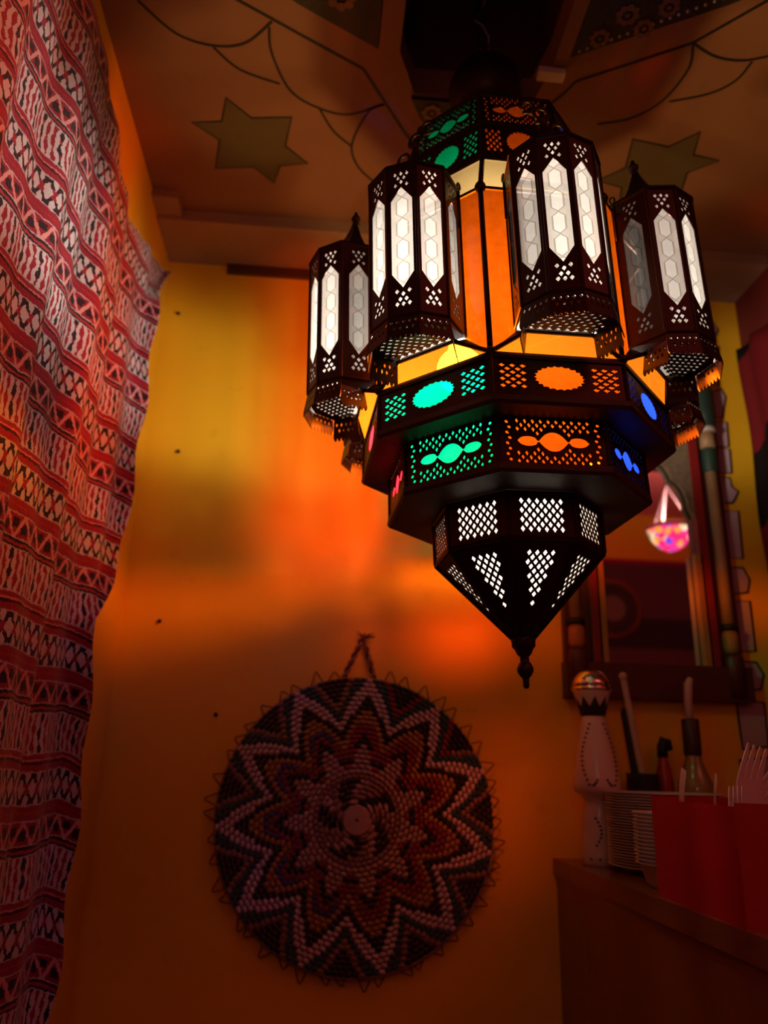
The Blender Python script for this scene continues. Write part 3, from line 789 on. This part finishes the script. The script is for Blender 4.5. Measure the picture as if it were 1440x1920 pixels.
b = MB(); pts = [((.003+.0235*i/90)*math.cos(i*.21*2), tray_y(0)-.004, (.003+.0235*i/90)*math.sin(i*.21*2)) for i in range(91)]
b.tube(pts, .0022, 6); obj('centre_coil', b.mesh('centre_coil', BM['tan'], True), BK)
lp = []
for i in range(46):
    ph = 2*PI*i/46 + random.uniform(-.03, .03)
    if abs(math.degrees(ph) % 360 - 88) < 9: continue
    h = random.uniform(.014, .026); dv = random.uniform(-.3, .5)*.02; rr = TR-.004
    P3 = lambda r_, s_: Vector((math.cos(ph)*r_-math.sin(ph)*s_, tray_y(TR)+random.uniform(-.004, .004), math.sin(ph)*r_+math.cos(ph)*s_))
    b = MB(); b.tube([P3(rr, -.012), P3(rr+h, dv), P3(rr+h*.95, dv+.003), P3(rr, .013)], .0013, 5); obj('rim_loop', b.mesh('rim_loop', M_BROWN), BK)
for sx, xb in ((-1, -.034), (1, .026)):
    b = MB(); top = Vector((.002, -.010, .350)); bot = Vector((xb, -.012, TR-.002))
    for ph0 in (0, PI):
        pts = []
        for i in range(25):
            t_ = i/24; p = bot.lerp(top, t_) + Vector((math.cos(t_*18+ph0)*.0035, math.sin(t_*18+ph0)*.0035, 0)); pts.append(p)
        b2 = MB(); b2.tube(pts, .0030, 6); obj('hanging_cord', b2.mesh('hanging_cord', BM['brown'] if ph0 else M_BROWN, True), BK)
for i in range(14):
    a = random.uniform(-1.0, 1.4); L = random.uniform(.012, .026); d = Vector((math.sin(a), random.uniform(-.3, .1), math.cos(a)*.8))
    b = MB(); p0 = Vector((.004, -.010, .346)); b.tube([p0, p0+d*L*.6+Vector((0, 0, .001)), p0+d*L], [.0016, .0013, .0006], 5); obj('frayed_end', b.mesh('frayed_end', M_BROWN), BK)
# nails and a peg that carry it
def nail(px, py, lab):
    p = at(px, py, 'y', YB); b = MB(); b.lathe([(0, -.007), (.0042, -.006), (.0042, -.0045), (.0018, -.0042), (.0018, .004)], 10)
    o = obj('nail', b.mesh('nail', METAL2)); o.rotation_euler = (-PI/2, 0, 0); o.location = (p.x, YB, p.z); tag(o, lab, 'nail', 'nails in the yellow wall')
for px, py, lb in ((335, 590, 'small dark nail high in the yellow wall under the plaster beam'), (335, 848, 'small dark nail in the brightest yellow patch of wall beside the textile'),
                   (300, 1165, 'small dark nail in the wall between the textile and the tray cord'), (405, 1340, 'small dark nail in the wall just above the rim of the straw tray')): nail(px, py, lb)
b = MB(); b.tube([TC+Vector((.002, .004, .343)), TC+Vector((.002, -.016, .346))], .003, 8); o = obj('wall_peg', b.mesh('wall_peg', METAL2)); tag(o, 'dark peg carrying the cord of the round straw tray', 'peg')

# ------------------------------------------------------------------ carved arched mirror on the back wall
MO = Vector((.7025, YB, 1.40))
MI = thing('arched_mirror', MO, 'mirror in a dark red carved wooden frame with scalloped arch and side columns', 'mirror')
M_FRAME = simple('dark_red_frame_wood', (.10, .018, .012, 1), (.05, .010, .008, 1), 18, .45)
M_RED = simple('bright_red_frame_paint', (.25, .012, .010, 1), (.17, .008, .008, 1), 18, .5)
M_SPAN = simple('speckled_carved_spandrel', (.24, .17, .10, 1), (.06, .035, .025, 1), 70, .8, bump=.8, bd=.006)
M_TAN = simple('tan_column_paint', (.36, .22, .11, 1), (.28, .17, .08, 1), 20, .5)
M_GRN = simple('dark_green_column_paint', (.02, .05, .035, 1), (.012, .03, .022, 1), 20, .5)
M_WHT = simple('white_ring_paint', (.55, .48, .42, 1), None, 20, .5)
M_ORG = simple('orange_foot_and_lit_edge', (.42, .17, .04, 1), (.32, .12, .03, 1), 20, .5)  # column foot paint; also carries the orange light on the frame's inner edge
HWF = .1925; HO = .132; ZB_, ZS, ZA = .072, .335, .548         # half width, opening, rail top, spring, arch crown
def arch(hw, zs, za, lob=7, d=.055, n=8):
    pts = [(hw, ZB_), (hw, zs)]
    for k in range(lob*n+1):
        a = PI*k/(lob*n); ph = (k % n)/n; s_ = 1 - d*(1-abs(math.sin(PI*k/n)))
        if k == lob*n or k == 0: s_ = 1-d
        pts.append((hw*s_*math.cos(a), zs+(za-zs)*s_*math.sin(a)))
    pts += [(-hw, zs), (-hw, ZB_)]; return pts
XZ = lambda y: frame_m((0, y, 0), (1, 0, 0), (0, 0, 1))        # local XY -> XZ wall plane, normal = -Y
fm = plate2d('spandrel', [(-HWF+.055, ZB_-.004), (HWF-.055, ZB_-.004), (HWF-.055, .80), (-HWF+.055, .80)], [arch(HO*.93, ZS, ZA)], M_SPAN, .006)
obj('spandrel', fm, MI, XZ(-.024))
for sx in (-1, 1):
    b = MB(); b.box((sx*HWF-(.056 if sx > 0 else 0), -.020, 0), (sx*HWF+(0 if sx > 0 else .056), 0, .86)); obj('side_board', b.mesh('side_board', M_FRAME), MI)
    b = MB(); x_ = sx*(HWF-.066); b.box((x_-.010, -.034, ZB_), (x_+.010, -.012, .80)); obj('red_strip', b.mesh('red_strip', M_RED), MI)
    b = MB(); x_ = sx*(HO*.93-.010); b.box((x_-.008, -.034, ZB_), (x_+.008, -.014, ZS-.02)); obj('lit_edge_strip', b.mesh('lit_edge_strip', M_ORG), MI)  # inner frame edge, with the orange light on it put into the colour
    xc_ = sx*(HWF-.024); T_ = Matrix.Translation((xc_, -.022, 0))
    segs = [('column_base', M_FRAME, [(.022, .010), (.022, .09), (.018, .10)]), ('column_foot', M_ORG, [(.013, .10), (.017, .112), (.017, .14), (.013, .150)]), ('column_ring', M_BLACK, [(.018, .150), (.020, .156), (.018, .163)]),
            ('column_shaft', M_TAN, [(.0125, .163), (.0125, .515)]), ('column_collar', M_GRN, [(.0165, .515), (.0175, .52), (.0175, .567), (.0165, .572)]), ('column_band', M_TAN, [(.018, .572), (.018, .612)]),
            ('column_bead', M_WHT, [(.020, .612), (.0235, .618), (.020, .625)]), ('column_capital', M_GRN, [(.020, .625), (.024, .66), (.024, .74), (.021, .76)])]
    for nm, mt, pf in segs:
        b = MB(); b.lathe(pf, 16, 0, T_); obj(nm, b.mesh(nm, mt, True), MI)
b = MB(); b.box((-HWF-.004, -.034, 0), (HWF+.010, 0, ZB_)); obj('bottom_rail', b.mesh('bottom_rail', M_FRAME), MI)
b = MB(); b.box((-HWF-.004, -.034, .80), (HWF+.004, 0, .88)); obj('top_rail', b.mesh('top_rail', M_FRAME), MI)
b = MB(); b.box((-HWF+.056, -.006, ZB_), (HWF-.056, 0, .80)); obj('backing', b.mesh('backing', M_FRAME), MI)
m, nt, out = newmat('mirror_glass'); g = nt.nodes.new('ShaderNodeBsdfGlossy'); g.inputs[0].default_value = (.86, .82, .80, 1); g.inputs['Roughness'].default_value = .015; nt.links.new(g.outputs[0], out.inputs[0])
TILT = math.radians(0.2)
b = MB(); b.box((-HO, -.0015, 0), (HO, .0015, ZA-ZB_+.01)); mg = obj('mirror_glass', b.mesh('mirror_glass', m), MI)
mg.matrix_local = Matrix.Translation((0, -.0085, ZB_-.004)) @ Matrix.Rotation(TILT, 4, 'X')
MP = MO + Vector((0, -.010, ZB_)); MN = Vector((0, -math.cos(TILT), -math.sin(TILT)))
def mirror_at(px, py, yv):                # where the reflected sight line through a pixel meets the plane y = yv
    d = ray(px, py); t_ = (MP-CAMP).dot(MN)/d.dot(MN); h = CAMP+d*t_; r = d-MN*2*d.dot(MN)
    return h + r*((yv-h.y)/r.y)

# ------------------------------------------------------------------ far end of the room (seen in the mirror)
LP = mirror_at(1256, 992, -.70)
ML_ = thing('mosaic_lamp', LP, 'pink and orange glass mosaic bowl lamp hanging on white chains', 'lamp')
m, nt, out = newmat('lit_glass_mosaic'); tc = nt.nodes.new('ShaderNodeTexCoord'); vo = nt.nodes.new('ShaderNodeTexVoronoi'); vo.inputs['Scale'].default_value = 28; nt.links.new(tc.outputs['Object'], vo.inputs['Vector'])
cr = nt.nodes.new('ShaderNodeValToRGB'); cr.color_ramp.interpolation = 'CONSTANT'; sx_ = nt.nodes.new('ShaderNodeSeparateColor'); nt.links.new(vo.outputs['Color'], sx_.inputs[0]); nt.links.new(sx_.outputs[0], cr.inputs[0])
stops = [(0, (1, .02, .16, 1)), (.38, (1, .03, .22, 1)), (.5, (1, .30, .03, 1)), (.68, (1, .6, .3, 1)), (.8, (.05, .6, .35, 1)), (.88, (.15, .06, .6, 1)), (.94, (1, .9, .75, 1))]
cr.color_ramp.elements[0].position = 0; cr.color_ramp.elements[0].color = stops[0][1]; cr.color_ramp.elements[1].position = stops[1][0]; cr.color_ramp.elements[1].color = stops[1][1]
for p_, c_ in stops[2:]: e = cr.color_ramp.elements.new(p_); e.color = c_
em = nt.nodes.new('ShaderNodeEmission'); nt.links.new(cr.outputs[0], em.inputs[0]); em.inputs[1].default_value = 1.6; nt.links.new(em.outputs[0], out.inputs[0])
b = MB(); b.lathe([(.0, -.125), (.03, -.120), (.065, -.100), (.095, -.065), (.112, -.02), (.115, 0), (.112, 0), (.109, -.02), (.092, -.063), (.063, -.097), (.03, -.117), (0, -.122)], 24); obj('mosaic_bowl', b.mesh('mosaic_bowl', m, True), ML_)
M_SIL = simple('pale_metal', (.5, .45, .45, 1), None, 30, .4, .6)
b = MB(); b.lathe([(.118, -.008), (.126, -.004), (.126, .012), (.118, .016), (.116, .006), (.118, -.008)], 28, cap=False); obj('lamp_ring', b.mesh('lamp_ring', M_SIL, True), ML_)
for k in range(3):
    a = 2*PI*k/3+.6; b = MB(); b.tube([(.12*math.cos(a), .12*math.sin(a), .012), (0, 0, .26)], .006, 8); obj('lamp_chain', b.mesh('lamp_chain', simple('white_bead_chain', (.22, .19, .19, 1))), ML_)
b = MB(); b.tube([(0, 0, .255), (0, 0, ZH-LP.z)], .004, 8); obj('lamp_cord', b.mesh('lamp_cord', M_BLACK), ML_)
point('mosaic_lamp_light', LP+Vector((0, 0, -.045)), LAMP_W, (1, .50, .45), .04)
# striped rug with a round dark basket on the rear wall
ra, rb_ = mirror_at(1085, 1045, YR), mirror_at(1330, 1300, YR)
m, nt, out = newmat('striped_rug'); tc = nt.nodes.new('ShaderNodeTexCoord'); sp = nt.nodes.new('ShaderNodeSeparateXYZ'); nt.links.new(tc.outputs['Object'], sp.inputs[0])
zz = X(nt, sp.outputs[2]); f = zz/(ra.z-.5)
col = mixc(nt, f.gt(.985), (.10, .05, .07, 1), (.30, .012, .06, 1))
for lo, hi, c_ in ((.70, .80, (.035, .03, .04, 1)), (.52, .60, (.34, .012, .05, 1)), (.40, .5, (.13, .06, .06, 1)), (.20, .27, (.45, .012, .09, 1))): col = mixc(nt, f.between(lo, hi), col, c_)
pbsdf(nt, out, col, .95, 0, .1)
b = MB(); b.box((0, 0, -.25), (rb_.x-ra.x+1.2, .012, ra.z-.5)); o = obj('striped_rug', b.mesh('striped_rug', m)); o.location = (ra.x-.9, YR+.004, .5); tag(o, 'dark rug with magenta stripes hung on the far wall, seen in the mirror', 'rug')
cb = mirror_at(1150, 1140, YR+.05); b = MB(); 
b.lathe([(.0, -.02), (.10, -.028), (.19, -.03), (.235, -.012), (.235, 0), (0, 0)], 32, 0, Matrix.Rotation(PI/2, 4, 'X'))
m, nt, out = newmat('dark_ringed_basket'); tc = nt.nodes.new('ShaderNodeTexCoord'); sp = nt.nodes.new('ShaderNodeSeparateXYZ'); nt.links.new(tc.outputs['Object'], sp.inputs[0])
rr = (X(nt, sp.outputs[0])*X(nt, sp.outputs[0]) + X(nt, sp.outputs[2])*X(nt, sp.outputs[2])).op('SQRT')
col = mixc(nt, rr.lt(.10), (.03, .025, .02, 1), (.15, .11, .09, 1)); col = mixc(nt, rr.gt(.20), col, (.20, .07, .03, 1)); pbsdf(nt, out, col, .8)
o = obj('ringed_basket', b.mesh('ringed_basket', m, True)); o.location = (cb.x, YR+.017, cb.z); tag(o, 'dark round basket with brown rim on the striped rug in the mirror', 'basket')
# unseen pendant globe, added behind the viewer as fill light
PP = Vector((-.05, -.75, 1.85))
PG = thing('fill_globe', PP, 'small unseen globe lamp added behind the viewer as fill light', 'lamp')
m, nt, out = newmat('fill_globe_glow'); em = nt.nodes.new('ShaderNodeEmission'); em.inputs[0].default_value = (1, .72, .78, 1); em.inputs[1].default_value = .6; tp = nt.nodes.new('ShaderNodeBsdfTransparent'); ad = nt.nodes.new('ShaderNodeAddShader')
nt.links.new(em.outputs[0], ad.inputs[0]); nt.links.new(tp.outputs[0], ad.inputs[1]); nt.links.new(ad.outputs[0], out.inputs[0])
b = MB(); b.lathe([(0, -.05)] + [(.05*math.sin(PI*i/10), -.05*math.cos(PI*i/10)) for i in range(1, 10)] + [(.012, .05)], 20); obj('globe', b.mesh('globe', m, True), PG)
b = MB(); b.tube([(0, 0, .045), (0, 0, ZH-PP.z)], .004, 8); obj('fill_globe_cord', b.mesh('fill_globe_cord', M_BLACK), PG)
point('fill_light', PP, FILL_W, (1, .70, .90), .045)

# dark red and black cloth on the short right wall
m, nt, out = newmat('dark_red_black_cloth'); tc = nt.nodes.new('ShaderNodeTexCoord'); sp = nt.nodes.new('ShaderNodeSeparateXYZ'); nt.links.new(tc.outputs['Object'], sp.inputs[0])
q = (X(nt, sp.outputs[2]) + X(nt, sp.outputs[1])*.7)/.42; nz = noise(nt, tc.outputs['Object'], 14, 4); q = q + X(nt, nz.outputs[0])*.15
col = mixc(nt, q.fr().lt(.42), (.16, .012, .015, 1), (.012, .008, .008, 1)); pbsdf(nt, out, col, .9, 0, .1, nz.outputs[0], .4, .004)
b = MB(); V_, F_ = [], []
for j in range(30):
    for i in range(16):
        y = 1.32+.27*i/15; z = 1.30+.95*j/29; V_.append((XR-.012-.008*math.sin(i*1.3)-.004*math.sin(j*.5), y, z))
for j in range(29):
    for i in range(15): a = j*16+i; F_.append((a, a+16, a+17, a+1))
b.add(V_, F_); o = obj('wall_cloth', b.mesh('wall_cloth', m, True)); tag(o, 'dark red and black cloth hanging on the short right wall', 'cloth'); md = o.modifiers.new('thickness', 'SOLIDIFY'); md.thickness = .003

# ------------------------------------------------------------------ counter
CZ, CX = 1.095, .475
CT = thing('counter', (.74, .9, 0), 'glossy red-brown lacquered counter along the right wall', 'counter')
b = MB(); b.box((CX-.74, .20-.9, 0), (XR-.002-.74, 1.596-.9, CZ-.030)); obj('counter_body', b.mesh('counter_body', M_LACQ), CT)
b = MB(); b.box((CX-.006-.74, .19-.9, CZ-.030), (XR-.002-.74, 1.596-.9, CZ)); obj('counter_top', b.mesh('counter_top', M_LACQ), CT)

# ------------------------------------------------------------------ things on the counter
M_CER = simple('glazed_white_ceramic', (.62, .46, .42, 1), (.55, .40, .36, 1), 20, .25, spec=.5, bump=.05)
def ceramic():
    o = thing('ceramic_bottle', (.528, 1.488, CZ), 'tall painted ceramic bottle with silver domed cap behind the plates', 'bottle')
    prof = [(.030, 0), (.033, .004), (.034, .02), (.031, .045), (.030, .075), (.027, .095), (.024, .108), (.030, .118), (.043, .126), (.044, .140), (.041, .160), (.035, .195), (.028, .230), (.023, .252), (.021, .262)]
    b = MB(); b.lathe(prof, 32); obj('body', b.mesh('body', M_CER, True), o)
    b = MB(); b.lathe([(.021, .262), (.0225, .268), (.030, .290), (.0345, .305), (.036, .309)], 32); obj('neck', b.mesh('neck', M_CER, True), o)
    n = 9; v = []; f = []
    def rad(z): return float(np.interp(z, [.255, .268, .290, .305], [.0225, .0232, .0308, .0352]))
    for k in range(n*2):
        a = 2*PI*k/(n*2); z = .298 if k % 2 else .279; v += [(rad(.262)*math.cos(a), rad(.262)*math.sin(a), .262), (rad(z)*math.cos(a), rad(z)*math.sin(a), z)]
    for k in range(n*2): k2 = (k+1) % (n*2); f.append((2*k, 2*k2, 2*k2+1, 2*k+1))
    b = MB(); b.add(v, f); obj('black_collar', b.mesh('black_collar', M_BLACK), o)
    b = MB(); b.lathe([(.036, .308), (.0385, .310), (.0385, .315), (.036, .317)] + [(.0365*math.cos(t), .317+.034*math.sin(t)) for t in [PI/2*i/8 for i in range(0, 8)]] + [(0, .351)], 32)
    obj('silver_cap', b.mesh('silver_cap', simple('polished_silver', (.72, .66, .62, 1), (.66, .6, .56, 1), 10, .12, 1.0, .5, .02), True), o)
    def rb2(z): return float(np.interp(z, [q[1] for q in prof], [q[0] for q in prof]))
    dm = MB(); dm.lathe([(0, -.0022), (.0022, -.0012), (.0026, 0), (.0022, .0012), (0, .0022)], 8); dme = dm.mesh('painted_dot', M_BLACK, True)
    def dots(path):
        for a, z in path:
            r = rb2(z)+.0004; obj('painted_dot', dme, o, Matrix.Translation((r*math.cos(a), r*math.sin(a), z)))
    for side in (-1, 1):
        dots([(-PI/2-.1+side*(.55+.42*math.sin(PI*i/13)), .138+.108*i/13) for i in range(14)])
        dots([(-PI/2-.1+side*(.45-.35*i/6), .136+.012*i/6*i/3) for i in range(1, 5)])
    dots([(-PI/2-.55+.3*math.sin(PI*i/7), .035+.045*i/7) for i in range(8)]); dots([(-PI/2-.9+.5*i, .012) for i in range(4)])
    dots([(-PI/2+.7+.3*math.sin(PI*i/7), .035+.045*i/7) for i in range(8)])
ceramic()
# stack of paper plates, stack of paper bowls
M_PAP = simple('white_paper', (.52, .42, .40, 1), (.44, .35, .33, 1), 40, .8, bump=.2)
pb_ = MB(); pb_.lathe([(0, .002), (.060, .002), (.070, .004), (.092, .0125), (.100, .0135), (.100, .0150), (.092, .0145), (.070, .0060), (.060, .0040), (0, .0040)], 40); pme = pb_.mesh('paper_plate', M_PAP, True)
NPL = 27
for i in range(NPL):
    o = obj('paper_plate', pme); o.location = (.610+random.uniform(-.0008, .0008), 1.385+random.uniform(-.0008, .0008), CZ-.002+i*.00445); o.rotation_euler = (0, 0, random.uniform(0, 6))
    tag(o, 'white paper plate in the tall stack beside the ceramic bottle', 'plate', 'stacked paper plates')
    if i == 0: o['label'] = 'lowest white paper plate of the tall stack, lying on the counter'
    if i == NPL-1: o['label'] = 'topmost white paper plate of the tall stack on the counter'; 
bb_ = MB(); bb_.lathe([(0, .001), (.046, .001), (.050, .006), (.058, .030), (.0645, .0335), (.0645, .0345), (.0577, .0318), (.0492, .0066), (.0458, .0024), (0, .0028)], 36); bme = bb_.mesh('paper_bowl', M_PAP, True)
NBW = 14
for i in range(NBW):
    o = obj('paper_bowl', bme); o.location = (.551+random.uniform(-.0002, .0002), 1.213+random.uniform(-.0002, .0002), CZ-.001+i*.0054); o.rotation_euler = (0, 0, random.uniform(0, 6))
    tag(o, 'white paper bowl in the short stack behind the red carton', 'bowl', 'stacked paper bowls')
    if i == 0: o['label'] = 'lowest white paper bowl of the short stack, standing on the counter'
    if i == NBW-1: o['label'] = 'topmost white paper bowl of the short stack behind the red carton'
# dark jar holding two sticks
o = thing('utensil_jar', (.640, 1.545, CZ), 'small black jar holding slanting sticks behind the plates', 'jar')
b = MB(); b.lathe([(.026, 0), (.030, .004), (.032, .06), (.030, .155), (.031, .160), (.028, .160), (.027, .06), (.024, .006), (0, .006)], 24); obj('jar_body', b.mesh('jar_body', M_BLACK, True), o)
b = MB(); b.lathe([(.0305, .10), (.0325, .102), (.0325, .112), (.0305, .114)], 24); obj('jar_band', b.mesh('jar_band', M_BROWN, True), o)
def stick(name, base, tip, r0, r1, mat, lab, knob=False):
    b = MB(); b0 = Vector(base); t0 = Vector(tip); d = (t0-b0)
    b.tube([b0, b0+d*.5, b0+d*.97, t0], [r0, (r0+r1)/2, r1, r1*.6], 10)
    if knob: b.lathe([(0, -.010), (.007, -.006), (.0085, 0), (.006, .006), (0, .009)], 12, 0, Matrix.Translation(t0))
    o = obj(name, b.mesh(name, mat, True)); tag(o, lab, 'stick')
tp_ = at(1168, 1268, 'y', 1.520); stick('wooden_stick', (.652, 1.530, CZ+.012), (tp_.x, 1.520, tp_.z), .0055, .0065, simple('pale_wood', (.55, .38, .32, 1), None, 30, .6), 'pale wooden stick leaning out of the black jar', True)
tp_ = at(1170, 1328, 'y', 1.553); stick('black_stick', (.646, 1.557, CZ+.012), (tp_.x, 1.553, tp_.z), .007, .0085, M_BLACK, 'thick black stick leaning out of the black jar')
# red sauce bottle
o = thing('sauce_bottle', (.692, 1.560, CZ), 'small dark red bottle with curved black cap beside the glass bottle', 'bottle')
b = MB(); b.lathe([(.015, 0), (.017, .003), (.017, .14), (.015, .165), (.009, .185), (.008, .195)], 20); obj('bottle_body', b.mesh('bottle_body', simple('dark_red_plastic', (.35, .012, .01, 1), (.28, .01, .01, 1), 20, .3), True), o)
b = MB(); b.tube([(0, 0, .192), (0, 0, .212), (.004, 0, .224), (.012, 0, .222), (.016, 0, .205)], [.010, .010, .0095, .008, .006], 12); obj('cap', b.mesh('cap', M_BLACK, True), o)
# glass bottle with candle
o = thing('glass_bottle', (.738, 1.525, CZ), 'short amber glass bottle with dark wrapped neck and a candle in it', 'bottle')
m, nt, out = newmat('amber_bottle_glass'); bs = nt.nodes.new('ShaderNodeBsdfPrincipled'); bs.inputs['Base Color'].default_value = (.45, .26, .10, 1); bs.inputs['Roughness'].default_value = .08; bs.inputs['Transmission Weight'].default_value = .55; nt.links.new(bs.outputs[0], out.inputs[0])
b = MB(); b.lathe([(.030, 0), (.034, .004), (.034, .130), (.032, .145), (.024, .165), (.017, .185), (.015, .20)], 28); obj('bottle_glass', b.mesh('bottle_glass', m, True), o)
b = MB(); b.lathe([(.0165, .196), (.0172, .199), (.0172, .262), (.0155, .265), (.0, .265)], 20); obj('neck_wrap', b.mesh('neck_wrap', simple('dark_neck_foil', (.05, .012, .012, 1), (.03, .01, .01, 1), 30, .4), True), o)
b = MB(); b.lathe([(.0346, .045), (.0346, .115)], 28); obj('paper_label', b.mesh('paper_label', simple('brown_label', (.16, .09, .05, 1), (.10, .05, .03, 1), 40, .7), True), o)
c_ = MB(); c_.tube([(.738, 1.525, CZ+.255), (.7385, 1.525, CZ+.30), (.742, 1.525, CZ+.333), (.748, 1.525, CZ+.345)], [.0075, .0078, .0085, .006], 12); o = obj('candle', c_.mesh('candle', simple('white_wax', (.62, .48, .42, 1), None, 20, .5), True)); tag(o, 'bent white candle stuck in the amber bottle neck', 'candle')
# red carton with plastic forks
cn = [(.479, 1.132), (.474, .893), (.510, .872), (.640, .905), (.655, 1.02), (.600, 1.135)]
o = thing('red_carton', (.55, 1.0, CZ), 'glossy red cardboard carton full of plastic forks at the counter edge', 'carton')
M_CART = simple('glossy_red_card', (.42, .006, .010, 1), (.34, .005, .008, 1), 8, .28, spec=.5, bump=.06, bd=.004)
ctr = Vector((.56, 1.0)); H = .129
outer = [Vector(p) for p in cn]; inner = [ctr+(p-ctr)*(1-.0022/(p-ctr).length*1.0) for p in outer]
for i in range(6):
    j = (i+1) % 6; b = MB()
    q = [outer[i], outer[j], inner[j], inner[i]]; v = []
    for z in (0, H-(.004 if i == 0 else 0)):
        for p in q: v.append((p.x-.55, p.y-1.0, z))
    b.add(v, [(3, 2, 1, 0), (4, 5, 6, 7), (0, 1, 5, 4), (1, 2, 6, 5), (2, 3, 7, 6), (3, 0, 4, 7)])
    obj('carton_panel', b.mesh('carton_panel', M_CART), o)
b = MB(); b.add(*slab([Vector((p.x-.55, p.y-1.0)) for p in inner], .0005, .002)); obj('carton_base', b.mesh('carton_base', M_CART), o)
M_FORK = simple('white_plastic', (.62, .52, .54, 1), (.56, .47, .49, 1), 20, .35, spec=.5, bump=.03)
def fork_mesh():
    hw = .0125; o_ = [(-.0045, -.074), (.0045, -.074), (.0032, -.02), (.0036, .0), (.010, .014), (hw, .028)]
    tine = []
    n = 4; tw = 2*hw/n
    for i in range(n):
        x0 = hw-i*tw; x1 = x0-tw
        tine += [(x0-.0002, .045), (x0-tw*.30, .066), (x0-tw*.62, .066), (x1+tw*.16, .045)]
        if i < n-1: tine += [(x1+tw*.20, .034), (x1-tw*.02, .034)]
    o_ += tine + [(-hw, .028), (-.010, .014), (-.0036, 0), (-.0032, -.02)]
    me = plate2d('plastic_fork', o_, [], M_FORK, .0008)
    for v in me.vertices: v.co.z += .10*max(0, v.co.y)**1.0*.0 + 2.2*(v.co.y-.02)**2*(1 if v.co.y > .0 else 0)
    return me
fme = fork_mesh()
def fork(tx, ty, depth, lean, yaw, lab, sc_=1.0):
    p = at(tx, ty, 'y', depth)
    o = obj('plastic_fork', fme); R_ = Matrix.Rotation(yaw, 4, 'Z') @ Matrix.Rotation(lean, 4, 'Y') @ Matrix.Rotation(PI/2, 4, 'X')
    o.matrix_world = Matrix.Translation(p) @ R_ @ Matrix.Translation((0, -.060, 0)) @ Matrix.Scale(sc_, 4); tag(o, lab, 'fork', 'plastic forks in the red carton'); return o
fork(1408, 1441, 1.00, .30, .1, 'white plastic fork with tines standing tallest in the red carton', 1.35)
fork(1376, 1484, .945, -.05, .2, 'white plastic fork with just its tines over the carton rim')
fork(1446, 1465, 1.02, .62, .1, 'white plastic fork leaning far over in the red carton', 1.1)
fork(1276, 1451, 1.075, -.22, 1.35, 'white plastic fork turned edge-on at the wall end of the carton')
fork(1336, 1462, 1.05, -.20, 1.15, 'white plastic fork turned sideways in the middle of the carton')
